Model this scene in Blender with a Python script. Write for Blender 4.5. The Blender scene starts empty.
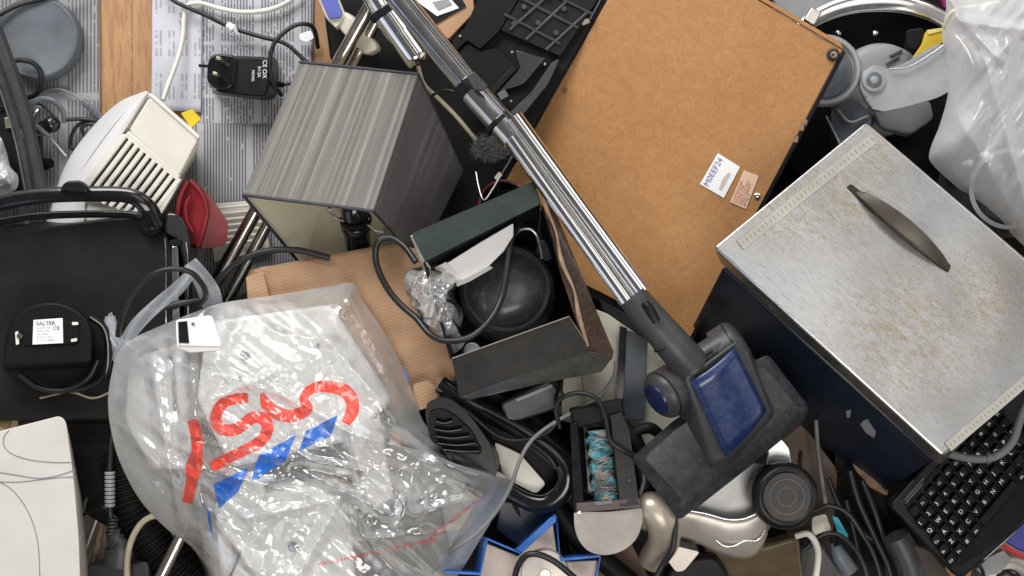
import bpy, bmesh, math, random
from mathutils import Vector, Matrix, noise
random.seed(7)
S=0.0014; D=1150.0
SC=bpy.context.scene; COL=SC.collection
# ---------------------------------------------------------------- coordinates
def V(px,py,z=0):
    k=(D-z)/D
    return Vector(((px-512)*k*S,(288-py)*k*S,z*S))
def K(z): return (D-z)/D*S
def cat(pts,n=8,closed=False):
    P=[Vector(p) for p in pts]; out=[]
    if len(P)<3 and not closed: return P
    m=len(P); rng=range(m) if closed else range(m-1)
    for i in rng:
        if closed: a,b,c,d=P[(i-1)%m],P[i],P[(i+1)%m],P[(i+2)%m]
        else: a=P[i-1] if i>0 else P[0]*2-P[1]; b=P[i]; c=P[i+1]; d=P[i+2] if i+2<m else P[-1]*2-P[-2]
        for k in range(n):
            t=k/n
            out.append(0.5*((2*b)+(c-a)*t+(2*a-5*b+4*c-d)*t*t+(3*b-a-3*c+d)*t**3))
    if not closed: out.append(P[-1])
    return out
def rp(pts,r,n=5):
    """round the corners of a polygon of (px,py,z)"""
    P=[Vector(p) for p in pts]; m=len(P); out=[]
    for i in range(m):
        rr=r[i] if isinstance(r,(list,tuple)) else r
        a,b,c=P[i-1],P[i],P[(i+1)%m]
        u=a-b; v=c-b
        q=min(rr,u.length*.48,v.length*.48)
        if q<.3: out.append(b); continue
        s=b+u.normalized()*q; e=b+v.normalized()*q
        for k in range(n+1):
            t=k/n; out.append(s*(1-t)**2+b*2*t*(1-t)+e*t*t)
    return out
# ---------------------------------------------------------------- geometry container
class G:
    def __init__(s): s.v=[]; s.f=[]; s.uv=[]
    def add(s,vs,fs,uvs=None):
        o=len(s.v); s.v+= [Vector(v) for v in vs]; s.f+=[tuple(o+i for i in f) for f in fs]
        s.uv+= uvs if uvs else [None]*len(fs)
        return s
    def __iadd__(s,g): s.add(g.v,g.f,g.uv); return s
def normal(w):
    n=Vector((0,0,0))
    for i in range(len(w)):
        a,b=w[i],w[(i+1)%len(w)]
        n+=Vector(((a.y-b.y)*(a.z+b.z),(a.z-b.z)*(a.x+b.x),(a.x-b.x)*(a.y+b.y)))
    return n.normalized()
def planez(a,b,c):
    """height (px) of the plane through three pixel points, at any other pixel"""
    A_,B_,C_=V(*a),V(*b),V(*c); n=(B_-A_).cross(C_-A_); k=n.dot(A_)
    def f(x,y):
        X,Y=(x-512)/D*S,(288-y)/D*S      # world x = X*(D-z)
        return (k-(n.x*X+n.y*Y)*D)/(n.z*S-(n.x*X+n.y*Y))
    return f
def slab(pts,t,off=0,shrink=0,up=True):
    w=[V(*p) for p in pts]; n=normal(w)
    if n.z<0: w.reverse(); n=-n
    d=n if up else Vector((0,0,1))
    c=sum(w,Vector())/len(w)
    top=[p+d*off*S for p in w]
    bot=[c+(p-c)*(1-shrink)+d*(off-t)*S for p in w]
    m=len(w); g=G()
    g.add(top+bot,[tuple(range(m)),tuple(range(2*m-1,m-1,-1))]+[(i,m+i,m+(i+1)%m,(i+1)%m) for i in range(m)])
    return g
def hexa(top,bot):
    w=[V(*p) for p in top]; b=[V(*p) for p in bot]
    if normal(w).z<0: w.reverse(); b.reverse()
    m=len(w)
    return G().add(w+b,[tuple(range(m)),tuple(range(2*m-1,m-1,-1))]+[(i,m+i,m+(i+1)%m,(i+1)%m) for i in range(m)])
def tubew(W,R,sides=12,cap=True,closed=False,flat=1.0):
    g=G(); m=len(W); rings=[]
    t0=(W[1]-W[0]).normalized(); up=Vector((0,0,1))
    if abs(t0.z)>.95: up=Vector((0,1,0))
    a=(up-t0*up.dot(t0)).normalized()
    vs=[]
    for i in range(m):
        if closed: t=(W[(i+1)%m]-W[i-1]).normalized()
        else: t=((W[i+1] if i<m-1 else W[i])-(W[i-1] if i else W[i]))
        t=t.normalized() if t.length>1e-9 else t0
        a=(a-t*a.dot(t)); a=a.normalized() if a.length>1e-6 else Vector((1,0,0)); b=t.cross(a)
        r=R[i] if isinstance(R,(list,tuple)) else R
        for k in range(sides):
            q=2*math.pi*k/sides; vs.append(W[i]+(a*math.cos(q)*flat+b*math.sin(q))*r)
    fs=[]
    for i in range(m if closed else m-1):
        j=(i+1)%m
        for k in range(sides):
            l=(k+1)%sides; fs.append((i*sides+k,i*sides+l,j*sides+l,j*sides+k))
    if cap and not closed:
        fs.append(tuple(range(sides-1,-1,-1))); fs.append(tuple((m-1)*sides+k for k in range(sides)))
    return g.add(vs,fs)
def tube(pts,r,n=8,sides=10,cap=True,closed=False,smooth=True,flat=1.0):
    P=cat(pts,n,closed) if smooth and len(pts)>2 else [Vector(p) for p in pts]
    W=[V(*p) for p in P]
    if isinstance(r,(list,tuple)):
        R=[]
        for i in range(len(P)):
            t=i/(len(P)-1)*(len(r)-1); k=min(int(t),len(r)-2); R.append((r[k]+(r[k+1]-r[k])*(t-k))*K(P[i][2]))
    else: R=[r*K(p[2]) for p in P]
    return tubew(W,R,sides,cap,closed,flat)
def basis(n):
    n=n.normalized(); a=Vector((0,1,0)) if abs(n.y)<.9 else Vector((1,0,0))
    a=(a-n*a.dot(n)).normalized(); return a,n.cross(a),n
def lathe(c,axis,prof,seg=48):
    o=V(*c); k=K(c[2]); a,b,n=basis(Vector(axis)); vs=[]
    for r,h in prof:
        for i in range(seg):
            q=2*math.pi*i/seg; vs.append(o+(a*math.cos(q)+b*math.sin(q))*r*k+n*h*k)
    fs=[(j*seg+i,j*seg+(i+1)%seg,(j+1)*seg+(i+1)%seg,(j+1)*seg+i) for j in range(len(prof)-1) for i in range(seg)]
    return G().add(vs,fs)
def obox(c,size,ang=0,pitch=0,roll=0):
    """box centred at pixel point c, sizes in px, turned ang degrees in the picture plane"""
    o=V(*c); k=K(c[2]); m=Matrix.Rotation(math.radians(ang),3,'Z')@Matrix.Rotation(math.radians(pitch),3,'Y')@Matrix.Rotation(math.radians(roll),3,'X')
    x,y,z=[s*k/2 for s in size]
    vs=[o+m@Vector((sx*x,sy*y,sz*z)) for sz in (1,-1) for sx,sy in ((-1,-1),(1,-1),(1,1),(-1,1))]
    return G().add(vs,[(0,1,2,3),(7,6,5,4),(0,4,5,1),(1,5,6,2),(2,6,7,3),(3,7,4,0)])
def loft(rings,cap=True,closed=True):
    n=len(rings[0]); vs=[p for r in rings for p in r]
    fs=[(j*n+i,j*n+(i+1)%n,(j+1)*n+(i+1)%n,(j+1)*n+i) for j in range(len(rings)-1) for i in range(n if closed else n-1)]
    if cap: fs+= [tuple(range(n-1,-1,-1)),tuple((len(rings)-1)*n+i for i in range(n))]
    return G().add(vs,fs)
def sheet(outline,c,h,nr=80,na=260,back=None,skirt=None):
    """polar sheet over a star-shaped outline, height field h(px,py,rfrac)"""
    O=cat([(x,y,0) for x,y in outline],6,True)
    # resample by angle-free arclength
    L=[0]
    for i in range(len(O)): L.append(L[-1]+(O[(i+1)%len(O)]-O[i]).length)
    pts=[];j=0
    for i in range(na):
        s=L[-1]*i/na
        while L[j+1]<s: j+=1
        t=(s-L[j])/(L[j+1]-L[j]+1e-9); pts.append(O[j]*(1-t)+O[(j+1)%len(O)]*t)
    C=Vector((c[0],c[1],0)); vs=[]; fs=[]
    for r in range(1,nr+1):
        f=(r/nr)
        for p in pts:
            q=C+(p-C)*f; vs.append(V(q.x,q.y,h(q.x,q.y,f)))
    vs.append(V(c[0],c[1],h(c[0],c[1],0))); ci=len(vs)-1
    for i in range(na): fs.append((ci,(i+1)%na,i))
    for r in range(nr-1):
        for i in range(na):
            a=r*na+i; b=r*na+(i+1)%na; fs.append((a,b,b+na,a+na))
    g=G().add(vs,fs)
    if back is not None:
        vs=[];n2=10
        for r in range(1,n2+1):
            f=r/n2
            for p in pts:
                q=C+(p-C)*f; e=h(p.x,p.y,1.0); vs.append(V(q.x,q.y,back+(e-back)*f**6-.3))
        vs.append(V(c[0],c[1],back)); ci=len(vs)-1; fs=[(ci,i,(i+1)%na) for i in range(na)]
        for r in range(n2-1):
            for i in range(na):
                a=r*na+i; b=r*na+(i+1)%na; fs.append((a,a+na,b+na,b))
        g.add(vs,fs)
    return g
def patch(quad,nu=1,nv=1,bulge=0,off=0,uvs=(1,1)):
    """bilinear quad of pixel points a,b,c,d with UVs, optional bulge along its normal"""
    a,b,c,d=[p if isinstance(p,Vector) else V(*p) for p in quad]; n=normal([a,b,c,d]); flip=n.z<0
    if flip: n=-n
    g=G(); vs=[]; fs=[]; uv=[]
    for j in range(nv+1):
        for i in range(nu+1):
            u=i/nu; v=j/nv
            p=(a*(1-u)+b*u)*(1-v)+(d*(1-u)+c*u)*v
            vs.append(p+n*(off+bulge*(1-(2*u-1)**2)*1.0)*S)
    for j in range(nv):
        for i in range(nu):
            q=j*(nu+1)+i; f=[q,q+1,q+nu+2,q+nu+1]; w=[(i/nu,j/nv),((i+1)/nu,j/nv),((i+1)/nu,(j+1)/nv),(i/nu,(j+1)/nv)]
            if flip: f.reverse(); w.reverse()
            fs.append(tuple(f)); uv.append([(x*uvs[0],y*uvs[1]) for x,y in w])
    return g.add(vs,fs,uv)
_font={}
def textg(s,o,xd,size,z=0,zt=None,depth=.5,off=0):
    """flat raised lettering: baseline start o (px,py), direction xd (px), cap size px; zt(px,py)->z"""
    cu=bpy.data.curves.new('lettering','FONT'); cu.body=s; cu.size=1.0; cu.extrude=0
    ob=bpy.data.objects.new('lettering',cu); COL.objects.link(ob)
    bpy.context.view_layer.update()
    me=bpy.data.meshes.new_from_object(ob.evaluated_get(bpy.context.evaluated_depsgraph_get()))
    x=Vector((xd[0],xd[1])).normalized(); y=Vector((x.y,-x.x))
    vs=[]
    for v in me.vertices:
        p=Vector(o)+x*v.co.x*size*1.35+y*v.co.y*size*1.35
        vs.append(V(p.x,p.y,(zt(p.x,p.y) if zt else z)+off))
    fs=[tuple(p.vertices) for p in me.polygons]
    bpy.data.objects.remove(ob); bpy.data.curves.remove(cu); bpy.data.meshes.remove(me)
    return G().add(vs,fs)
# ---------------------------------------------------------------- objects
def T(name,label,cat_,loc,group=None):
    o=bpy.data.objects.new(name,None); o.empty_display_size=.02; COL.objects.link(o)
    o.location=V(*loc); o['label']=label; o['category']=cat_
    if group: o['group']=group
    return o
def A(name,g,mat,parent=None,label=None,cat=None,group=None,kind=None,bevel=0,seg=2,smooth=40,sub=0,solid=0):
    me=bpy.data.meshes.new(name)
    o=bpy.data.objects.new(name,me); COL.objects.link(o)
    if parent:
        loc=Vector(parent.location); pp=parent.parent
        while pp: loc+=pp.location; pp=pp.parent
        o.parent=parent; org=loc
    else:
        org=sum(g.v,Vector())/len(g.v); org.z=min(v.z for v in g.v); o.location=org
    me.from_pydata([v-org for v in g.v],[],g.f)
    if any(u for u in g.uv):
        ul=me.uv_layers.new(name='UVMap')
        for p,u in zip(me.polygons,g.uv):
            if u:
                for li,c in zip(p.loop_indices,u): ul.data[li].uv=c
    me.validate(); me.materials.append(mat)
    if smooth:
        me.shade_smooth(); me.set_sharp_from_angle(angle=math.radians(smooth))
    if solid:
        m=o.modifiers.new('solid','SOLIDIFY'); m.thickness=solid*S; m.offset=-1
    if bevel:
        m=o.modifiers.new('bevel','BEVEL'); m.width=bevel*S; m.segments=seg; m.limit_method='ANGLE'; m.angle_limit=math.radians(35)
    if sub:
        m=o.modifiers.new('sub','SUBSURF'); m.levels=m.render_levels=sub
    if label and not parent: o['label']=label; o['category']=cat
    elif label: o['label']=label
    if group: o['group']=group
    if kind: o['kind']=kind
    return o
# ---------------------------------------------------------------- materials
def rgb(c): return (c[0],c[1],c[2],1) if isinstance(c,(tuple,list)) else (c,c,c,1)
class N:
    def __init__(s,name):
        s.m=bpy.data.materials.new(name); s.m.use_nodes=True; s.t=s.m.node_tree; s.t.nodes.clear()
        s.out=s.n('ShaderNodeOutputMaterial'); s.tc=s.n('ShaderNodeTexCoord')
    def n(s,k,**kw):
        x=s.t.nodes.new(k)
        for a,b in kw.items():
            if a.startswith('i_'):
                x.inputs[a[2:].replace('_',' ')].default_value=b
            else: setattr(x,a,b)
        return x
    def l(s,a,b): s.t.links.new(a,b)
    def map(s,scale=(1,1,1),rot=(0,0,0),loc=(0,0,0),src='Object'):
        o=s.tc.outputs[src]
        if any(rot):
            q=s.n('ShaderNodeMapping'); q.inputs['Rotation'].default_value=[math.radians(r) for r in rot]; s.l(o,q.inputs['Vector']); o=q.outputs[0]
        m=s.n('ShaderNodeMapping'); m.inputs['Scale'].default_value=scale; m.inputs['Location'].default_value=loc
        s.l(o,m.inputs['Vector']); return m.outputs[0]
    def noise(s,scale,detail=4,vec=None,rough=.55,dist=0):
        x=s.n('ShaderNodeTexNoise'); x.inputs['Scale'].default_value=scale; x.inputs['Detail'].default_value=detail; x.inputs['Roughness'].default_value=rough; x.inputs['Distortion'].default_value=dist
        s.l(vec if vec else s.tc.outputs['Object'],x.inputs['Vector']); return x.outputs['Fac']
    def ramp(s,fac,stops):
        x=s.n('ShaderNodeValToRGB'); e=x.color_ramp.elements
        while len(e)<len(stops): e.new(.5)
        for q,(p,c) in zip(e,stops): q.position=p; q.color=rgb(c)
        s.l(fac,x.inputs[0]); return x.outputs[0]
    def mix(s,f,a,b,mode='MIX'):
        x=s.n('ShaderNodeMix',data_type='RGBA',blend_type=mode)
        for i,v in ((0,f),(6,a),(7,b)):
            if hasattr(v,'node'): s.l(v,x.inputs[i])
            else: x.inputs[i].default_value=v if i==0 else rgb(v)
        return x.outputs[2]
    def math(s,op,a,b=0):
        x=s.n('ShaderNodeMath',operation=op)
        for i,v in ((0,a),(1,b)):
            if hasattr(v,'node'): s.l(v,x.inputs[i])
            else: x.inputs[i].default_value=v
        return x.outputs[0]
    def bump(s,h,strength=.3,dist=.001):
        x=s.n('ShaderNodeBump'); x.inputs['Strength'].default_value=strength; x.inputs['Distance'].default_value=dist
        s.l(h,x.inputs['Height']); return x.outputs[0]
    def bsdf(s,col,rough=.5,metal=0,nrm=None,**kw):
        b=s.n('ShaderNodeBsdfPrincipled')
        for k,v in (('Base Color',col),('Roughness',rough),('Metallic',metal)):
            if hasattr(v,'node'): s.l(v,b.inputs[k])
            else: b.inputs[k].default_value=rgb(v) if k=='Base Color' else v
        if nrm: s.l(nrm,b.inputs['Normal'])
        for k,v in kw.items():
            k=k.replace('_',' ')
            if hasattr(v,'node'): s.l(v,b.inputs[k])
            else: b.inputs[k].default_value=v
        return b.outputs[0]
    def done(s,sh): s.l(sh,s.out.inputs[0]); return s.m
def M(name,c,rough=.45,metal=0,var=.18,vs=18,bump=.15,bs=500,dust=.25,dc=None,coat=0,spec=.38,scr=.0):
    n=N(name); c=rgb(c)[:3]
    lo=tuple(x*(1-var) for x in c); hi=tuple(min(1,x*(1+var)) for x in c)
    col=n.ramp(n.noise(vs,5),[(.3,lo),(.7,hi)])
    dc=dc or tuple(.45*x+.55*.3 for x in c)
    if dust:
        f1=n.ramp(n.noise(vs*2.3,6,rough=.7),[(.45,(0,)*3),(.75,(1,)*3)])
        f2=n.ramp(n.noise(900,3,rough=.8),[(.52,(.25,)*3),(.68,(1,)*3)])
        f=n.math('MULTIPLY',n.math('MULTIPLY',f1,f2),dust)
        col=n.mix(f,col,dc)
    rg=n.n('ShaderNodeMapRange'); rg.inputs['To Min'].default_value=max(.03,rough-.1); rg.inputs['To Max'].default_value=min(1,rough+.13)
    n.l(n.noise(vs*1.7,6,rough=.7),rg.inputs[0])
    h=n.noise(bs,3)
    if scr:
        s1=n.noise(60,2,vec=n.map((1,14,1),(0,0,35)),rough=.8); s2=n.noise(60,2,vec=n.map((14,1,1),(0,0,15)),rough=.8)
        sf=n.ramp(n.math('MAXIMUM',s1,s2),[(.68,(0,)*3),(.74,(1,)*3)])
        col=n.mix(n.math('MULTIPLY',sf,scr),col,dc)
    nr=n.bump(h,bump,.0006) if bump else None
    return n.done(n.bsdf(col,rg.outputs[0],metal,nr,Coat_Weight=coat,Coat_Roughness=.12,Specular_IOR_Level=spec))
# ================================================================= materials
BLK=M('black_plastic',(.008,.008,.009),.3,dust=.12,dc=(.16,.155,.15),scr=.2,spec=.24)
BLKM=M('matt_black_plastic',(.007,.007,.007),.5,dust=.1,dc=(.12,.11,.1),bump=.4,bs=900,spec=.14)
BLKG=M('gloss_black_plastic',(.007,.007,.008),.13,dust=.12,dc=(.12,.12,.12),coat=.5)
DGR=M('charcoal_plastic',(.036,.037,.04),.4,dust=.3,dc=(.22,.22,.22),scr=.3,spec=.4)
GRP=M('slate_grey_plastic',(.10,.115,.13),.38,dust=.2,scr=.2)
GRM=M('light_grey_plastic',(.30,.30,.305),.42,dust=.3,dc=(.45,.44,.42),scr=.2)
SIL=M('silver_paint',(.50,.46,.42),.3,metal=.35,dust=.2,bump=.05)
STL=M('pressed_steel',(.55,.56,.57),.3,metal=.9,dust=.15)
CHR=M('chrome',(.78,.77,.76),.10,metal=1,var=.08,bump=.05,scr=.25,dust=.35,dc=(.3,.27,.24))
BRC=M('dull_chrome_pole',(.55,.52,.48),.2,metal=1,dust=.3,dc=(.25,.2,.17))
WHP=M('white_plastic',(.78,.78,.76),.35,var=.04,dust=.15,dc=(.45,.43,.4))
LAV=M('aged_white_plastic',(.66,.645,.645),.4,var=.04,dust=.15,dc=(.5,.45,.4))
CRM=M('cream_plastic',(.70,.67,.60),.4,var=.06,dust=.15,dc=(.4,.36,.28))
IVO=M('ivory_plastic',(.62,.59,.48),.35,var=.08,dust=.3,dc=(.25,.22,.18))
WIRE=M('black_cable_sheath',(.012,.012,.013),.35,dust=.15,dc=(.14,.14,.14),bump=.05)
WIREG=M('grey_cable_sheath',(.16,.165,.165),.5,dust=.3)
WIREW=M('white_cable_sheath',(.68,.66,.6),.42,dust=.2,dc=(.4,.36,.3))
WIREB=M('beige_cable_sheath',(.42,.37,.27),.42,dust=.2)
RED=M('red_rubber',(.19,.010,.016),.38,dust=.2,dc=(.4,.15,.14))
BLU=M('blue_card',(.02,.12,.42),.45,dust=.25,dc=(.3,.4,.55),scr=.2)
NAVY=M('navy_enamel',(.008,.013,.026),.38,dust=.35,dc=(.05,.06,.09),coat=.2,scr=.25)
BLUP=M('blue_translucent_panel',(.012,.026,.095),.26,dust=.8,dc=(.13,.16,.24),coat=.35,scr=.6,vs=30)
CAPB=M('navy_hub_cap',(.006,.012,.05),.3,dust=.5,dc=(.08,.1,.15),coat=.15)
YEL=M('yellow_paper',(.78,.58,.03),.6,var=.1,dust=.1)
YELP=M('yellow_plastic',(.62,.42,.03),.4,dust=.4,dc=(.2,.15,.08))
PAPER=M('white_paper',(.84,.84,.85),.8,var=.05,dust=.1,dc=(.6,.6,.6),bump=.3,bs=60)
TURQ=M('turquoise_plastic',(.03,.32,.42),.4)
FLUFF=M('grey_lint',(.13,.13,.125),.95,dust=0)
GREEN=M('dark_green_card',(.006,.015,.011),.34,spec=.08,var=.2,dust=.2,dc=(.1,.12,.11),bump=.3,bs=220,scr=.25)
BRWN=M('worn_board_edge',(.3,.2,.13),.8,var=.4,vs=60,dust=.5,dc=(.05,.04,.03))
INK=M('black_ink',(.02,.02,.02),.6,dust=0,bump=0)
GINK=M('grey_ink',(.22,.2,.23),.6,dust=0,bump=0)
LEGEND=M('white_key_legend',(.75,.75,.72),.5,dust=0,bump=0)
def m_ink(name,c,hi):
    """ink on crinkled film: takes the film's glints and wears thin along creases"""
    n=N(name); w=n.noise(7,3,rough=.6,dist=.6); w2=n.noise(6,3,vec=n.map((1,5,1),(0,0,35)),dist=.8); w3=n.noise(60,3,vec=n.map((1,4,1),(0,0,20)),rough=.7)
    nr=n.bump(n.math('ADD',w,n.math('ADD',w2,n.math('MULTIPLY',w3,.12))),.5,.005)
    col=n.mix(n.ramp(w3,[(.56,(0,)*3),(.68,(.6,)*3)]),c,hi)
    b=n.bsdf(col,.3,0,nr,Coat_Weight=1.0,Coat_Roughness=.1)
    for x in [q for q in n.t.nodes if q.type=='BSDF_PRINCIPLED']: n.l(nr,x.inputs['Coat Normal'])
    tr=n.n('ShaderNodeBsdfTransparent'); m=n.n('ShaderNodeMixShader'); n.l(n.ramp(w3,[(.55,(.93,)*3),(.7,(.55,)*3)]),m.inputs[0]); n.l(tr.outputs[0],m.inputs[1]); n.l(b,m.inputs[2])
    return n.done(m.outputs[0])
RINK=m_ink('red_film_ink',(.72,.045,.022),(.8,.3,.25))
BINK=m_ink('blue_film_ink',(.01,.13,.56),(.2,.35,.7))
BRASS=M('brass_pin',(.75,.68,.5),.25,metal=1,dust=.1)
MIRR=M('dark_glass',(.01,.01,.012),.08,dust=.15,coat=.8)

def m_wood():
    n=N('oak_laminate'); v=n.map((9,1,1))
    g=n.noise(34,8,vec=v,rough=.65,dist=.6); g2=n.noise(8,3,vec=v,dist=1.5)
    c=n.ramp(g,[(.3,(.27,.135,.055)),(.55,(.40,.21,.09)),(.8,(.47,.27,.13))])
    c=n.mix(.35,c,n.ramp(g2,[(.4,(.24,.12,.05)),(.6,(.46,.26,.12))]))
    return n.done(n.bsdf(c,.42,0,n.bump(g,.15,.0004)))
WOOD=m_wood()
def m_news(name,base,ink,along,pitch,word=.16,colw=0,gut=.08,para=0,dens=.45):
    """newsprint: thin rows of words; along='y' means the lines run up the picture"""
    n=N(name); s=n.n('ShaderNodeSeparateXYZ'); n.l(n.map((1/S,)*3),s.inputs[0])
    u,v=(s.outputs[0],s.outputs[1]) if along=='y' else (s.outputs[1],s.outputs[0])
    r=n.math('MULTIPLY',u,1/pitch); fl=n.math('FLOOR',r); fr=n.math('FRACT',r)
    c=n.n('ShaderNodeCombineXYZ'); n.l(n.math('MULTIPLY',fl,7.31),c.inputs[0]); n.l(n.math('MULTIPLY',v,word),c.inputs[1])
    w=n.ramp(n.noise(1.0,2,vec=c.outputs[0],rough=.8),[(dens-.06,(0,)*3),(dens,(1,)*3)])
    row=n.math('LESS_THAN',fr,.52); m=n.math('MULTIPLY',row,w)
    if colw:
        g=n.math('GREATER_THAN',n.math('FRACT',n.math('MULTIPLY',v,1/colw)),gut); m=n.math('MULTIPLY',m,g)
    if para:
        g=n.math('GREATER_THAN',n.math('FRACT',n.math('MULTIPLY',fl,1/para)),.1); m=n.math('MULTIPLY',m,g)
    big=n.ramp(n.noise(14,3),[(.35,(.88,)*3),(.65,(1.0,)*3)])
    col=n.mix(1.0,n.mix(m,base,ink),big,'MULTIPLY')
    return n.done(n.bsdf(col,.85,0,n.bump(n.noise(40,4),.3,.002)))
NEWS=m_news('newsprint_with_columns',(.31,.305,.315),(.14,.135,.14),'y',4.3,.05,210,.04,11,.40)
NEWS2=m_news('newsprint_small_type',(.47,.47,.50),(.17,.17,.19),'y',3.6,.11,62,.07,13,.44)
NEWS3=m_news('dense_newsprint',(.38,.38,.40),(.13,.13,.14),'y',3.4,.06,0,0,17,.36)
LEAF=m_news('printed_leaflet',(.56,.56,.61),(.36,.36,.38),'y',5.0,.09,50,.4,3,.5)
def m_hard():
    n=N('tan_hardboard')
    a=n.noise(75,6,rough=.8,dist=.6); b=n.noise(5,4,rough=.6); d=n.noise(260,3,rough=.8)
    c=n.ramp(a,[(.30,(.27,.12,.034)),(.5,(.36,.165,.050)),(.7,(.46,.23,.080))])
    c=n.mix(.3,c,n.ramp(b,[(.35,(.29,.13,.038)),(.65,(.46,.235,.085))]))
    c=n.mix(.25,c,n.ramp(d,[(.35,(.24,.105,.03)),(.65,(.50,.28,.11))]))
    for rot,sc in (((0,0,60),40),((0,0,-25),30),((0,0,10),22)):
        s=n.ramp(n.noise(sc,2,vec=n.map((1,16,1),rot),rough=.9),[(.73,(0,)*3),(.76,(.35,)*3)]); c=n.mix(s,c,(.55,.40,.24))
    st=n.ramp(n.noise(11,5,rough=.7,dist=.8),[(.62,(0,)*3),(.75,(.2,)*3)]); c=n.mix(st,c,(.22,.10,.04))
    dk=n.ramp(n.noise(130,2,rough=.5),[(.73,(0,)*3),(.76,(.8,)*3)]); c=n.mix(dk,c,(.12,.05,.02))
    return n.done(n.bsdf(c,.62,0,n.bump(d,.25,.0006)))
HARD=m_hard()
def m_card(rot=15,name='corrugated_cardboard',c0=(.33,.19,.105),c1=(.44,.27,.16)):
    n=N(name); w=n.n('ShaderNodeTexWave',wave_type='BANDS',bands_direction='Y'); w.inputs['Scale'].default_value=62; w.inputs['Distortion'].default_value=.6; w.inputs['Detail'].default_value=1
    n.l(n.map((1,1,1),(0,0,rot)),w.inputs['Vector'])
    a=n.noise(20,5); c=n.ramp(a,[(.3,c0),(.7,c1)])
    c=n.mix(n.math('MULTIPLY',w.outputs['Fac'],.16),c,tuple(x*.55 for x in c0))
    return n.done(n.bsdf(c,.75,0,n.bump(w.outputs['Fac'],.3,.0008)))
CARD=m_card()
CARDR=m_card(-20,'plain_brown_card',(.36,.21,.12),(.43,.27,.16))
def m_shade(name,cols,den,tr=.12):
    n=N(name); v=n.map((den,.06,1),src='UV')
    a=n.noise(9,5,vec=v,rough=.75); b=n.noise(2.2,2,vec=v,rough=.6)
    f=n.math('ADD',n.math('MULTIPLY',a,.62),n.math('MULTIPLY',b,.42))
    c=n.ramp(f,cols)
    nb=n.bump(a,.5,.0008); b=n.bsdf(c,.5,0,nb); tl=n.n('ShaderNodeBsdfTranslucent'); tl.inputs[0].default_value=(.8,.76,.6,1)
    m=n.n('ShaderNodeMixShader'); m.inputs[0].default_value=tr; n.l(b,m.inputs[1]); n.l(tl.outputs[0],m.inputs[2])
    return n.done(m.outputs[0])
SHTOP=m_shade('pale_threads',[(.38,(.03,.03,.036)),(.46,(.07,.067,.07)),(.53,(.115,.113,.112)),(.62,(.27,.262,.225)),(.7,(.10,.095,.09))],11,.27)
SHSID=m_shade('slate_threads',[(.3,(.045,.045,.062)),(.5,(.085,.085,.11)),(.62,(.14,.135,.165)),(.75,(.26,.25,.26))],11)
def m_lin():
    n=N('cream_shade_lining'); c=n.ramp(n.noise(18,4),[(.3,(.92,.88,.72)),(.7,(.95,.92,.78))])
    b=n.bsdf(c,.5); tl=n.n('ShaderNodeBsdfTranslucent'); n.l(c,tl.inputs[0])
    m=n.n('ShaderNodeMixShader'); m.inputs[0].default_value=.62; n.l(b,m.inputs[1]); n.l(tl.outputs[0],m.inputs[2])
    return n.done(m.outputs[0])
LIN=m_lin()
SHBACK=m_shade('slate_threads_extra_translucent',[(.3,(.045,.045,.062)),(.5,(.085,.085,.11)),(.75,(.26,.25,.26))],11,.85)  # unseen faces made extra translucent so light reaches the lining
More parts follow.
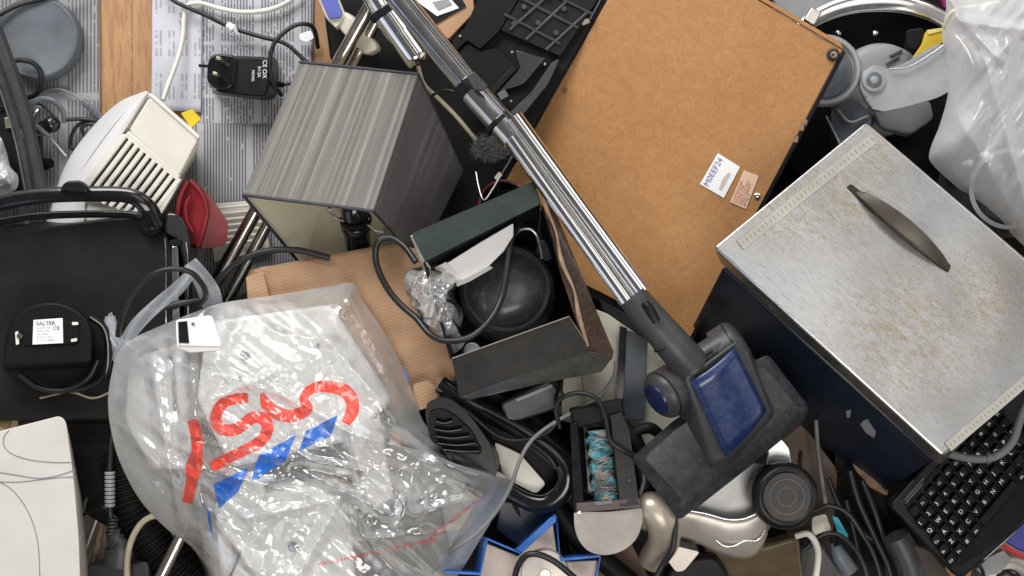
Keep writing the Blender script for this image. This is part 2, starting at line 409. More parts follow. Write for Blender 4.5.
def m_tin():
    """worn tin plate: brushed, rust film and pits gathered round the handle and the far corner"""
    n=N('corroded_tin_lid'); R=(0,0,40)
    a=n.noise(6,3,dist=.4); sp=n.noise(330,5,rough=.75); mid=n.noise(55,7,vec=n.map((1,2.6,1),R),rough=.8); fine=n.noise(170,4,rough=.8)
    g=n.noise(70,5,vec=n.map((1,16,1),R),rough=.75); g2=n.noise(70,5,vec=n.map((14,1,1),(0,0,38)),rough=.8)
    def near(px,py,r):
        p=V(px,py,40)-V(860,300,-150)
        d=n.n('ShaderNodeVectorMath',operation='DISTANCE'); n.l(n.tc.outputs['Object'],d.inputs[0]); d.inputs[1].default_value=p
        m=n.n('ShaderNodeMapRange',interpolation_type='SMOOTHSTEP'); m.inputs['From Min'].default_value=r*S; m.inputs['From Max'].default_value=0; n.l(d.outputs['Value'],m.inputs[0]); return m.outputs[0]
    wear=n.math('MAXIMUM',n.math('MAXIMUM',near(838,200,85),near(905,330,120)),n.math('MAXIMUM',near(872,150,60),n.math('MAXIMUM',near(985,300,90),near(790,205,75))))
    wear=n.math('MULTIPLY',wear,1.3)
    c=n.ramp(a,[(.3,(.36,.36,.365)),(.7,(.60,.60,.60))])
    c=n.mix(n.ramp(g,[(.42,(0,)*3),(.66,(.7,)*3)]),c,(.27,.262,.25))
    c=n.mix(n.ramp(g2,[(.6,(0,)*3),(.7,(.35,)*3)]),c,(.85,.85,.85))
    film=n.math('MULTIPLY',wear,n.ramp(mid,[(.42,(0,)*3),(.6,(1,)*3)]))
    c=n.mix(n.math('MULTIPLY',film,.75),c,(.30,.245,.17))
    pw=n.math('ADD',wear,.12)
    pits=n.math('MULTIPLY',pw,n.math('MULTIPLY',n.ramp(mid,[(.38,(.2,)*3),(.55,(1,)*3)]),n.ramp(sp,[(.56,(0,)*3),(.63,(1,)*3)])))
    mn=n.n('ShaderNodeMath',operation='MINIMUM'); n.l(pits,mn.inputs[0]); mn.inputs[1].default_value=.6
    c=n.mix(mn.outputs[0],c,(.17,.125,.08))
    met=n.math('SUBTRACT',.96,n.math('MULTIPLY',n.math('MAXIMUM',mn.outputs[0],film),.45))
    ro=n.n('ShaderNodeMapRange'); ro.inputs['To Min'].default_value=.12; ro.inputs['To Max'].default_value=.4; n.l(n.math('ADD',n.math('MULTIPLY',fine,.12),n.math('MULTIPLY',a,.88)),ro.inputs[0])
    h=n.math('ADD',n.math('MULTIPLY',n.noise(6,1),5.0),n.math('ADD',n.math('MULTIPLY',sp,.008),n.math('MULTIPLY',g,.022)))
    return n.done(n.bsdf(c,ro.outputs[0],met,n.bump(h,.5,.003)))
TIN=m_tin()
def m_bag(name,tint,op,edge,gl,ws,rough=.12,bump=.4):
    """thin plastic film: clear when seen square on, milky along its folds, glossy"""
    n=N(name)
    w=n.noise(ws,3,rough=.6,dist=.6); w2=n.noise(ws*.7,3,vec=n.map((1,5,1),(0,0,35)),dist=.8); w3=n.noise(ws*.7,3,vec=n.map((5,1,1),(0,0,20)),dist=.8)
    h=n.math('ADD',w,n.math('ADD',w2,w3)); nr=n.bump(h,bump,.004)
    tr=n.n('ShaderNodeBsdfTransparent'); tr.inputs[0].default_value=(.97,.97,.965,1)
    di=n.n('ShaderNodeBsdfDiffuse'); di.inputs[0].default_value=rgb(tint); n.l(nr,di.inputs['Normal'])
    tl=n.n('ShaderNodeBsdfTranslucent'); tl.inputs[0].default_value=rgb(tint)
    mx=n.n('ShaderNodeMixShader'); mx.inputs[0].default_value=.3; n.l(di.outputs[0],mx.inputs[1]); n.l(tl.outputs[0],mx.inputs[2])
    lw=n.n('ShaderNodeLayerWeight'); lw.inputs[0].default_value=.5; n.l(nr,lw.inputs['Normal']); fc=lw.outputs['Facing']
    f=n.math('ADD',op,n.math('MULTIPLY',n.math('POWER',fc,1.7),edge))
    f=n.math('ADD',f,n.ramp(n.noise(ws*1.3,5,rough=.75),[(.5,(0,)*3),(.75,(.16,)*3)])); 
    mn=n.n('ShaderNodeMath',operation='MINIMUM'); n.l(f,mn.inputs[0]); mn.inputs[1].default_value=.93
    m1=n.n('ShaderNodeMixShader'); n.l(mn.outputs[0],m1.inputs[0]); n.l(tr.outputs[0],m1.inputs[1]); n.l(mx.outputs[0],m1.inputs[2])
    g=n.n('ShaderNodeBsdfGlossy'); g.inputs['Roughness'].default_value=rough; n.l(nr,g.inputs['Normal'])
    fz=n.math('ADD',.035,n.math('MULTIPLY',n.math('POWER',fc,3.0),.45))
    m2=n.n('ShaderNodeMixShader'); n.l(n.math('MULTIPLY',fz,gl),m2.inputs[0]); n.l(m1.outputs[0],m2.inputs[1]); n.l(g.outputs[0],m2.inputs[2])
    return n.done(m2.outputs[0])
BAG=m_bag('clear_carrier_bag_film',(.95,.95,.94),.15,1.1,4.6,7,.15,.26)
BAGB=m_bag('bag_handle_film',(.66,.70,.76),.45,.8,1.8,20,.15,.4)
MILK=m_bag('milky_bin_liner_film',(.92,.92,.93),.46,.8,1.6,8,.25,.2)
WRAP=m_bag('crumpled_clear_wrap',(.93,.93,.95),.16,1.3,5,14,.12,.5)
FOIL=M('white_foil',(.75,.75,.76),.25,metal=.35,dust=0,bump=.9,bs=60)
# ================================================================= setting
Z0=-200
g=slab([(-260,-260,Z0),(1290,-260,Z0),(1290,840,Z0),(-260,840,Z0)],8)
A('floor',g,WOOD,kind='structure',smooth=0)
# plank joint: a shallow dark gap is modelled as a separate narrow recess strip between planks
for i,x in enumerate((131,)):
    A('floor_joint',slab([(x,-200,Z0+1),(x+1.2,-200,Z0+1),(x+1.2,300,Z0+1),(x,300,Z0+1)],.8),BRWN,kind='structure',smooth=0)
def paper(label,pts,mat,z,name='newspaper_page',cat='newspaper',curl=1.5):
    a,b,c,d=pts; q=patch([(a[0],a[1],z),(b[0],b[1],z),(c[0],c[1],z),(d[0],d[1],z)],24,24)
    for v in q.v: v.z+=S*curl*noise.noise(v*9)
    return A(name,q,mat,label=label,cat=cat,solid=.4)
paper('grey newspaper page of small print under the round grey disc',[(-60,-60),(99,-60),(101,260),(-60,260)],NEWS,Z0+4)
paper('newspaper page of small print under the black plug adapter',[(196,-60),(314,-60),(311,150),(200,150)],NEWS2,Z0+5)
paper('densely printed newspaper page between white heater and lampshade',[(150,122),(360,126),(340,330),(140,330)],NEWS3,Z0+7)
paper('white printed leaflet with chart dots left of the plug adapter',[(153,-50),(202,-50),(201,112),(151,110)],LEAF,Z0+9,'leaflet','leaflet')
lf=bpy.data.objects['leaflet']
A('printed_dot',lathe((175,45,Z0+11.4),(0,0,1),[(1.6,0),(1.6,.3)],14),INK,lf)
A('printed_dot',lathe((176,70,Z0+11.4),(0,0,1),[(1.6,0),(1.6,.3)],14),INK,lf)
A('printed_text',textg('SA  JLM',(180,12),(0,1),4,z=Z0+11.6),INK,lf,smooth=0)
# ================================================================= top left
t=T('round_disc','round slate grey plastic disc lying on newspaper, top left',"disc",(42,42,Z0+10))
A('disc_shell',lathe((42,41,Z0+10),(.02,.02,1),[(41.5,0),(42,4),(42,13),(40.5,16),(38.5,17),(37.5,16.2),(0,16.2)],72),GRP,t,bevel=.5)
def cable(label,pts,r,mat=WIRE,name='power_cable',cat='cable',group=None,n=10,**k):
    group=group or {'power_cable':'loose cables running over the pile','thin_wire':'thin wires among the pile'}.get(name)
    return A(name,tube(pts,r,n,10,**k),mat,label=label,cat=cat,group=group,smooth=60)
cable('black cable curving over the top of the round grey disc',[(-20,24,-150),(-2,15,-160),(18,5,-165),(45,-2,-170),(80,-12,-175)],2.6)
cable('short black cable looping down over lower edge of grey disc',[(10,62,-150),(20,60,-155),(33,63,-160),(41,74,-165),(38,92,-175),(24,98,-180),(8,96,-185)],2.6)
# grey rail down the left
t=T('plastic_rail','long dark grey plastic rail leaning down the left edge',"rail",(20,120,-150))
A('rail_body',slab(rp([(-22,20,-105),(-4,22,-105),(14,70,-112),(30,120,-120),(44,196,-130),(24,200,-130),(14,140,-120),(-8,70,-110)],5),18),DGR,t,bevel=2)
A('groove',tube([(-8,44,-104),(10,92,-112),(24,140,-119),(34,192,-126)],1.2,8,8),BLKG,t)
A('groove',tube([(-16,48,-103),(2,96,-111),(16,144,-118),(26,194,-126)],.9,8,8),GRP,t)
t=T('open_case','black gadget case with a small brass contact at left edge',"case",(0,140,-170))
A('shell',slab(rp([(-40,80,-150),(8,78,-150),(20,120,-150),(34,196,-150),(-40,200,-150)],6),24),BLKM,t,bevel=2)
A('contact',obox((8,123,-146),(6,11,3),8),BRASS,t,bevel=.6)
A('slot',obox((4,108,-148),(16,5,3),10),BLKG,t,bevel=.6)
# white foil bag
def hf(x,y,f): return -110+30*(1-f**3)+14*noise.noise(Vector((x*.06,y*.06,3)))+9*(1-abs(noise.noise(Vector((x*.12,y*.1,7)))))*(1-f)+3*noise.noise(Vector((x*.4,y*.4,1)))
A('crumpled_bag',sheet([(-40,130),(-4,134),(6,150),(10,166),(18,176),(17,188),(8,193),(-12,198),(-40,190)],(-10,166),hf,30,110,back=-135),FOIL,label='crumpled white foil bag at the left edge of the pile',cat='bag')
# earphones
t=T('sports_earphone','grey ear hook earphone with black bud and silver clip',"earphone",(45,125,-180))
A('ear_hook',tube([(64,123,-165),(63,112,-160),(55,102,-156),(43,99,-156),(33,103,-156),(29,112,-158),(32,122,-160),(42,131,-162),(50,137,-164)],[2.4,2.8,3,3,3,3,2.4],10,10,flat=.6),GRP,t,smooth=60)
A('ear_bud',lathe((52,124,-168),(.5,.1,.8),[(0,-9),(6,-8),(8.5,-2),(7.5,4),(4,7),(0,7)],28),BLKG,t,smooth=60)
A('ear_tip',lathe((43,128,-170),(-.6,-.2,.6),[(0,-7),(6,-6),(7.5,0),(5,6),(0,8)],28),BLKM,t,smooth=60)
A('clip',tube([(33,115,-153),(38,109,-153)],1.1,1,8,smooth=False),CHR,t)
A('lead',tube([(40,136,-172),(40,150,-178),(40,160,-180)],2.2),WIRE,t)
A('lead',tube([(64,120,-172),(80,119,-178),(98,121,-182)],2.0),WIRE,t)
t=T('earbud','small black earbud lying on newspaper below the ear hook',"earphone",(46,164,-185))
A('ear_tip',lathe((46,164,-182),(.9,.1,.35),[(0,-6),(5.5,-5),(6,0),(4.4,3),(4.6,6),(0,6.5)],26),BLKM,t,smooth=60)
A('lead',tube([(41,163,-182),(33,158,-184),(28,140,-186),(30,120,-186)],1.3),WIRE,t)
t=T('cable_remote','narrow grey inline remote on thin earphone cable near heater',"remote",(94,110,-185))
A('remote_body',obox((93,110,-183),(27,6.5,5),-41),GRP,t,bevel=2,seg=3)
for k in (-6,0,6): A('button',lathe((93+k*.75,110+k*.66,-180.2),(0,0,1),[(1.3,0),(1.3,.6)],14),GRM,t)
A('lead',tube([(83,102,-184),(70,93,-186),(56,89,-187),(44,93,-187),(36,104,-188)],1.3),WIREG,t)
cable('coiled black earphone lead against the left side of the heater',[(98,120,-184),(84,122,-184),(74,130,-183),(70,146,-184),(76,148,-184),(84,138,-182),(82,128,-180),(90,124,-180),(96,130,-180),(88,142,-182),(78,148,-184)],1.8,name='earphone_lead')
cable('thin white wire from ear hook to heater across newspaper',[(49,136,-180),(66,156,-184)],1.0,WIREW,name='thin_wire',n=2)
cable('thin black wire running down behind the ear hook',[(60,125,-186),(50,112,-188),(38,104,-188),(28,112,-188),(28,150,-190),(38,182,-190)],1.1,name='thin_wire')
# white cable and black cable with tie
cable('white cable looping over the leaflet and out the top',[(163,100,-160),(170,80,-168),(178,58,-176),(183,36,-182),(184,18,-184),(187,6,-184),(200,3,-184),(218,8,-184),(240,12,-184),(262,11,-184),(282,5,-184),(302,-8,-184)],2.4,WIREW,n=12)
t=T('adapter_cable','black adapter cable with white tie crossing newspaper to lampshade',"cable",(230,30,-184))
A('sheath',tube([(160,-12,-178),(176,2,-176),(205,15,-178),(230,27,-180),(258,36,-178),(284,43,-172),(298,54,-160),(310,66,-150)],2.2,12),WIRE,t,smooth=60)
A('wire_tie',lathe((231,27,-179),(.8,-.5,.1),[(3.4,-4),(4,-2),(3.2,0),(4,2),(3.4,4)],16),PAPER,t)
A('wire_tie',slab([(229,24,-176),(236,28,-172),(238,35,-176),(233,31,-178)],1),PAPER,t)
t=T('plug_adapter','black three pin plug adapter with white printed rating marks',"adapter",(240,75,-185))
A('body',hexa(rp([(214,56,-140),(262,57,-140),(269,62,-140),(268,92,-140),(263,97,-140),(216,92,-140)],5),rp([(213,55,-190),(276,57,-190),(279,64,-190),(277,98,-190),(266,101,-190),(212,94,-190)],5)),BLK,t,bevel=2)
A('plug_head',hexa(rp([(210,58,-134),(216,54,-134),(232,55,-134),(236,60,-134),(233,86,-134),(226,90,-134),(213,88,-134),(207,80,-134),(208,64,-134)],4),rp([(208,57,-150),(216,53,-150),(234,54,-150),(238,60,-150),(236,88,-150),(226,92,-150),(212,90,-150),(205,80,-150),(206,64,-150)],4)),BLKG,t,bevel=1.4)
A('live_pin',obox((220.5,60,-124),(5,3,18),-12),BRASS,t,bevel=.5)
A('live_pin',obox((217,75,-124),(5,3,18),-12),BRASS,t,bevel=.5)
A('earth_pin',obox((204,66,-140),(10,3,4),-3),BLKG,t,bevel=.5)
A('screw_boss',lathe((222,80,-134),(0,0,1),[(4,0),(4,1.5),(2.4,1.5),(2.4,.4),(0,.4)],20),BLKM,t)
A('rating_text',textg('CE OX',(263,60),(-.02,1),4.5,z=-139),LEGEND,t,smooth=0)
A('rating_text',textg('5V-2A',(258,66),(-.02,1),3.2,z=-139),LEGEND,t,smooth=0)
A('rating_text',textg('MODEL',(252,70),(-.02,1),2.6,z=-139),LEGEND,t,smooth=0)
A('strain_relief',tube([(277,84,-170),(284,85,-172)],[3.4,2.4],1,smooth=False),BLKM,t)
A('lead',tube([(283,85,-172),(292,83,-174),(300,80,-176)],1.5),WIRE,t)
cable('black wire arching from the adapter up past the black gap',[(282,96,-150),(274,84,-142),(270,66,-140),(274,44,-140),(290,28,-140),(304,24,-142),(314,29,-150),(318,48,-165)],2.2,n=12)
A('torn_paper_tag',slab(rp([(299,34,-178),(311,30,-176),(314,38,-176),(307,42,-177),(300,40,-178)],2),1.2),PAPER,label='small torn white paper scrap beside the black cable arch',cat='paper scrap')
A('sticky_tag',slab([(181,113,-150),(192,109,-146),(201,119,-146),(191,128,-150)],1),YEL,label='yellow sticky tag behind the corner of the white heater',cat='tag')
# ---------------------------------------------------------------- white fan heater
t=T('fan_heater','white fan heater with slotted cream grille, upper left','heater',(130,150,-190),)
zt=-70
A('casing',hexa(rp([(146,93,-74),(152,93,-74),(198,133,-80),(200,142,-82),(160,216,-96),(150,222,-98),(84,222,-98),(84,190,-92)],[3,4,8,8,8,4,3,3],6),
  rp([(150,112,-185),(156,112,-185),(194,148,-185),(196,156,-185),(158,226,-185),(150,232,-185),(90,232,-185),(90,196,-185)],[3,4,8,8,8,4,3,3],6)),CRM,t,bevel=4,seg=4)
RG=cat([(150,92,-64),(132,119,-70),(111,152,-78),(88,191,-88),(84,224,-96)],6)
SL=cat([(145,91,-76),(118,103,-110),(88,132,-140),(64,168,-150),(46,222,-150)],6)
vs=[];fs=[];m=len(RG)
for j in range(13):
    f=j/12
    for i in range(m):
        p=RG[i].lerp(SL[i],f); z=RG[i].z+(SL[i].z-RG[i].z)*f**1.9+5*math.sin(math.pi*f)
        vs.append(V(p.x,p.y,z))
for i in range(m): vs.append(V(SL[i].x+6,SL[i].y+6,-188))
for j in range(13):
    for i in range(m-1): k=j*m+i; fs.append((k+1,k,k+m,k+m+1))
A('side_cover',G().add(vs,fs),LAV,t,smooth=70)
A('side_seam',tube([(p.x,p.y,p.z+1) for p in [RG[i].lerp(SL[i],.12) for i in range(0,m,3)]],.6,6,6),GRM,t)
fr=[(149,97),(197,137),(158,214),(84,190)]
def hz(x,y): return -68-(y-92)*.18-(x<100)*(100-x)*.1
A('front_panel',slab(rp([(149,97,hz(149,97)+5),(199,138,hz(199,138)+5),(179,177,hz(179,177)+5),(128,131,hz(128,131)+5)],5),8),CRM,t,bevel=2,seg=3)
A('panel_ridge',slab([(150,96,hz(150,96)+7.5),(152,95,hz(152,95)+7),(200,136,hz(200,136)+7),(198,139,hz(198,139)+7.5)],3),CRM,t,bevel=.6)
A('grille_well',slab([(124,137,hz(124,137)+1),(178,180,hz(178,180)+1),(156,216,hz(156,216)+1),(74,196,hz(90,196)+1)],3),BLKM,t)  # black plate paints the shade between the bars
import itertools
u0=Vector((125,135)); u1=Vector((177,181)); dvec=Vector((-43,57))
for k in range(10):
    f=k/9; a=u0.lerp(u1,f); b=a+dvec*(1.05-.35*f)
    w=Vector((1.7,1.4))
    A('grille_bar',slab([(a.x-w.x,a.y-w.y,hz(a.x,a.y)+6),(a.x+w.x,a.y+w.y,hz(a.x,a.y)+6),(b.x+w.x,b.y+w.y,hz(b.x,b.y)+5),(b.x-w.x,b.y-w.y,hz(b.x,b.y)+5)],5),CRM,t,bevel=.5)
A('grille_border',slab([(121,134,hz(121,134)+5.5),(125,135,hz(125,135)+5.5),(84,192,hz(84,192)+5),(76,190,hz(76,190)+5)],7),CRM,t,bevel=.8)
A('grille_border',slab([(178,178,hz(178,178)+5.5),(181,180,hz(181,180)+5.5),(160,217,hz(160,217)+5),(152,216,hz(152,216)+5)],7),CRM,t,bevel=.8)
A('grille_plate',slab([(128,131,hz(128,131)+5.6),(180,176,hz(180,176)+5.6),(177,181,hz(177,181)+5.6),(124,136,hz(124,136)+5.6)],7),CRM,t,bevel=.8)
A('side_seam',tube([(p.x,p.y,-68-(p.y-92)*.35) for p in [RG[i].lerp(SL[i],.45) for i in range(6,m,3)]],.5,6,6),GRM,t)
A('screw_hole',lathe((134,108,-70),(0,0,1),[(1.5,0),(1.5,.6),(0,.6)],16),GRM,t)
# red rubber funnel
t=T('red_rubber_boot','creased red rubber boot standing between grill and newspaper','rubber boot',(205,220,-190))
A('cup',hexa(rp([(189,179,-90),(196,184,-90),(206,200,-90),(206,228,-94),(200,248,-98),(188,240,-98),(179,226,-96),(178,208,-92),(182,190,-90)],6),rp([(192,190,-170),(206,200,-170),(214,230,-170),(206,250,-170),(190,246,-170),(184,226,-170),(184,208,-170)],6)),RED,t,bevel=4,seg=4)
A('rim',tube([(188,181,-87),(181,196,-87),(178,214,-89),(182,230,-92),(192,244,-95)],2.6,10,10),RED,t,smooth=70)
A('fold',tube([(190,180,-84),(202,194,-84),(207,212,-87),(203,232,-90),(198,246,-94)],2.4,10,10),RED,t,smooth=70)
A('inner_fold',tube([(190,196,-86),(186,206,-86),(187,220,-88),(193,232,-90)],2.0,10,10),RED,t,smooth=70)
A('flap',hexa(rp([(198,184,-88),(212,198,-92),(228,222,-104),(227,243,-112),(218,247,-112),(200,249,-104),(206,222,-96)],5),rp([(200,190,-130),(214,204,-130),(226,224,-135),(225,240,-135),(216,245,-135),(202,247,-130),(206,224,-130)],5)),RED,t,bevel=3,seg=3)
# ribbed vent strip under the lamp pole
t=T('slatted_panel','cream slatted plastic panel partly under the lamp pole','panel',(235,225,-190))
A('panel_plate',slab([(208,204,-180),(262,200,-180),(270,250,-180),(214,262,-180)],8),CRM,t,bevel=1)
for k in range(7): A('slat',tube([(210,209+k*6,-171),(262,204+k*6,-171)],1.5,1,8,smooth=False),CRM,t)
# ---------------------------------------------------------------- lamp
t=T('shade_lamp','table lamp on its side with square grey thread shade','lamp',(320,200,-190))
LA,LB,LC,LD=(243,195,-10),(373,211,15),(418,262,-95),(302,266,-110)
UA,UB,UC,UD=(300,62,-55),(418,74,-40),(464,170,-130),(345,120,-165)
def rq(a,b,nu): return [tuple(Vector(a).lerp(Vector(b),i/nu)) for i in range(nu+1)]
A('shade_face',patch([LA,LB,UB,UA],12,10,bulge=0),SHTOP,t,smooth=60)
A('shade_face',patch([LB,LC,UC,UB],12,10,bulge=0),SHSID,t,smooth=60)
A('shade_face',patch([LD,LA,UA,UD],12,10,bulge=0),SHBACK,t,smooth=60)
A('shade_face',patch([LC,LD,UD,UC],12,10,bulge=0),SHBACK,t,smooth=60)
cen=sum((V(*p) for p in (LA,LB,LC,LD,UA,UB,UC,UD)),Vector())/8
def inset(q): return [V(*p)+(cen-V(*p)).normalized()*5*S for p in q]
for q in ((LA,LB,UB,UA),(LB,LC,UC,UB),(LD,LA,UA,UD),(LC,LD,UD,UC),(UA,UB,UC,UD)):
    A('shade_lining',patch(inset(q),10,10),LIN,t,smooth=60)
A('rim',tube([LA,LB,LC,LD,LA],1.7,1,8,smooth=False),M('dark_braid',(.03,.03,.04),.6),t)
A('rim',tube([UA,UB,UC,UD,UA],1.7,1,8,smooth=False),bpy.data.materials['dark_braid'],t)
A('bulb_socket',lathe((356,226,-70),(-.02,.7,.5),[(0,26),(11,26),(13,22),(13,4),(15,2),(15,-3),(13,-6),(12.5,-30),(9,-34),(0,-34)],30),BLKG,t,bevel=.5)
A('socket_ring',lathe((356,222,-66),(-.02,.7,.5),[(14.5,0),(16,1),(16,4),(14.5,5)],30),BLKM,t)
A('wire_arm',tube([(344,222,-58),(334,216,-52),(329,208,-46),(332,206,-42)],1.4,8,8),CHR,t)
A('wire_arm',tube([(366,224,-58),(374,230,-54),(382,232,-52),(386,228,-50)],1.4,8,8),CHR,t)
A('pole',tube([(388,-26,-78),(212,290,-150)],7,1,24,smooth=False),BRC,t,smooth=60)
A('pole',tube([(398,-20,-96),(222,310,-168)],6,1,24,smooth=False),BRC,t,smooth=60)
# ---------------------------------------------------------------- contact grill
t=T('contact_grill','black contact grill with loop handle and flat square back','grill',(80,270,-190))
A('back_plate',hexa(rp([(-60,246,-84),(0,233,-84),(150,214,-84),(166,228,-84),(172,250,-84),(174,420,-84),(-60,420,-84)],[4,4,14,10,6,10,4]),rp([(-60,240,-160),(0,226,-160),(160,208,-160),(186,228,-160),(192,260,-160),(194,430,-160),(-60,430,-160)],[4,4,20,16,8,10,4])),M('grill_back',(.011,.010,.009),.42,spec=.25,dust=.6,dc=(.032,.03,.027),vs=9,bump=.25,bs=300),t,bevel=4,seg=4)
A('handle',tube([(-40,214,-62),(0,203,-58),(40,196,-52),(90,194,-50),(130,196,-52),(148,208,-58),(158,226,-70)],[9,8,8,8,8,9,8],10,14,flat=.55),BLKG,t,smooth=60)
A('handle_inner',tube([(-40,232,-78),(0,222,-76),(40,216,-74),(100,214,-74),(138,216,-76),(148,226,-82)],[4,4,4,4,4],10,10),BLKG,t,smooth=60)
A('release_knob',hexa(rp([(60,190,-38),(66,181,-38),(82,180,-38),(88,188,-38),(86,193,-38)],5),rp([(58,194,-54),(64,182,-54),(84,181,-54),(92,190,-54),(90,196,-54)],5)),BLK,t,bevel=2,seg=3)
A('hinge_knob',lathe((151,224,-72),(0,0,1),[(13,-10),(13,0),(11,3),(7.5,3.4),(7.5,6),(6,7),(0,7)],32),BLK,t)
A('side_frame',hexa(rp([(166,212,-66),(180,214,-68),(190,232,-70),(192,262,-72),(192,420,-76),(186,420,-76),(184,262,-70),(178,240,-68),(164,232,-66)],6),rp([(166,212,-150),(182,212,-150),(194,232,-150),(196,262,-150),(196,420,-150),(186,420,-150),(180,262,-150),(176,240,-150),(164,232,-150)],6)),BLKG,t,bevel=2.5,seg=3)
A('chrome_strip',slab(rp([(171,246,-72),(178,246,-72),(180,330,-76),(172,330,-76)],2),6),CHR,t,bevel=1)
A('chrome_strip',tube([(165,238,-72),(166,262,-73),(166,325,-76)],.9,4,8),CHR,t)
A('chrome_strip',tube([(186,242,-66),(188,262,-66),(188,325,-70)],.9,4,8),CHR,t)
A('latch_slot',slab(rp([(169,240,-64),(180,239,-64),(182,245,-64),(170,247,-64)],2),4),BLKM,t,bevel=.6)
A('screw_hole',lathe((27,222,-74),(0,0,1),[(2,0),(2,1),(1,1),(1,.2)],16),GRP,t)
# ---------------------------------------------------------------- labelled motor base
t=T('kettle_base','black rounded appliance base with white SALTER rating label','appliance base',(48,340,-110))
bz=-30
op=rp([(4,366,bz),(6,334,bz),(18,312,bz),(38,303,bz),(58,302,bz),(78,310,bz),(89,322,bz),(92,336,bz),(91,362,bz),(70,363,bz)],[4,14,16,16,16,16,12,10,4,1],6)
A('shell',hexa(op,[(p[0]*1.02-1,p[1]+ (6 if p[1]>350 else 0),-80) for p in op]),BLKM,t,bevel=2.5,seg=3)
A('raised_plate',slab(rp([(22,326,bz+2),(40,318,bz+2),(60,318,bz+2),(78,326,bz+2),(79,344,bz+2),(22,346,bz+2)],6),3),BLKM,t,bevel=1)
lp=A('rating_label',slab([(33.5,320,bz+3.5),(62.5,318,bz+3.5),(63,343,bz+3.5),(32.5,344.5,bz+3.5)],.8),PAPER,t)
A('brand_text',textg('SALTER',(36,325.5),(1,-.04),4.3,z=bz+4.6),INK,lp,smooth=0)
for k in range(5): A('small_print',textg(['220-240V~ 50Hz','MODEL EK26','1850-2200W','MADE IN CHINA','DO NOT IMMERSE'][k],(36,329+k*3.1),(1,-.04),1.7,z=bz+4.6),GINK,lp,smooth=0)
A('approval_mark',textg('CE',(53,330),(1,-.04),4.2,z=bz+4.7),INK,lp,smooth=0)
A('screw',lathe((20,336,bz+3),(0,0,1),[(3,0),(3,1),(0,1.4)],16),CHR,t)
A('catch',slab(rp([(15,332,bz+3),(18,331,bz+3),(19,344,bz+3),(16,345,bz+3)],1),1.5),CRM,t)
A('catch',slab(rp([(72,322,bz+3),(78,322,bz+3),(78,325,bz+3),(72,325,bz+3)],1),1.5),CRM,t)
A('catch',slab(rp([(71,339,bz+3),(77,338,bz+3),(77,341,bz+3),(71,342,bz+3)],1),1.5),CRM,t)
A('foot_ring',tube([(90,316,-46),(103,326,-52),(108,344,-56),(106,372,-60),(90,386,-64),(60,390,-66)],4,10,10),BLKG,t,smooth=60)
# ================================================================= carrier bag and its contents
def segd(x,y,a,b):
    ax,ay=a; bx,by=b; dx,dy=bx-ax,by-ay; L=dx*dx+dy*dy
    t=((x-ax)*dx+(y-ay)*dy)/L; t2=max(0,min(1,t)); return math.hypot(x-ax-dx*t2,y-ay-dy*t2),t2
RID=[((352,434),(424,452),12,22),((424,452),(508,483),13,16),((190,330),(197,440),16,26),((197,440),(206,600),18,28),
((215,372),(300,402),5,9),((300,402),(352,434),6,10),((204,470),(330,500),6,10),((330,500),(420,600),8,12),((225,350),(252,300),5,10),
((290,300),(380,400),7,14),((345,285),(400,395),7,9),((250,452),(360,470),5,8),((300,470),(400,520),6,9),((380,470),(440,560),7,14),
((120,420),(160,470),6,12),((150,345),(165,440),7,12),((165,440),(180,520),7,10),((172,340),(180,420),5,7),((230,520),(340,500),5,8),((340,500),(290,590),6,10),
((400,520),(500,490),6,10),((260,330),(350,345),5,9),((210,400),(280,370),4,7),((205,500),(260,580),6,9),((360,540),(470,530),5,8),((415,470),(395,540),6,10)]
def hb(x,y,f):
    z=-42+56*(1-f**4)
    env=(1-f**6)
    for a,b,am,w in RID:
        d,t=segd(x,y,a,b)
        if d<w: q=1-d/w; z+=1.7*am*env*(q**1.15)*min(1,4*t*(1-t)+.35)
    v=Vector((x*.014,y*.02,2.3)); z+=10*noise.noise(v)*env
    # stretched tension wrinkles in two families of directions
    u=(x*.8+y*.6); w=(-x*.6+y*.8)
    z+=env*6.0*(1-abs(noise.noise(Vector((u*.012,w*.06,5))))*2)
    z+=env*2.0*(1-abs(noise.noise(Vector((u*.07,w*.016,9))))*2)
    z+=env*.7*(1-abs(noise.noise(Vector((x*.13,y*.13,4))))*2)
    return z
t=T('carrier_bag','clear carrier bag with red letters and blue dashes, full of white plastic parts','carrier bag',(290,440,-140))
BO=[(118,352),(112,372),(108,400),(111,430),(120,462),(140,500),(168,530),(196,552),(214,600),(230,650),(440,660),(452,590),(468,560),(492,520),(511,484),(480,462),(450,444),(425,424),(414,396),(398,358),(380,326),(362,300),(352,283),(330,286),(296,292),(262,297),(222,303),(190,314),(160,326),(134,338)]
A('film',sheet(BO,(290,440),hb,96,330,back=-135),BAG,t,smooth=180)
hb0=lambda x,y: hb(x,y,frac(x,y))
_bo=[(a,b) for a,b in BO]
def frac(x,y):
    cx,cy=290,440; dx,dy=x-cx,y-cy
    best=9
    for i in range(len(_bo)):
        (ax,ay),(bx,by)=_bo[i],_bo[(i+1)%len(_bo)]
        ex,ey=bx-ax,by-ay; den=dx*ey-dy*ex
        if abs(den)<1e-6: continue
        s=((ax-cx)*ey-(ay-cy)*ex)/den; q=((ax-cx)*dy-(ay-cy)*dx)/den
        if s>0 and -0.001<=q<=1.001: best=min(best,s)
    return min(1,1/best) if best<9 else 0
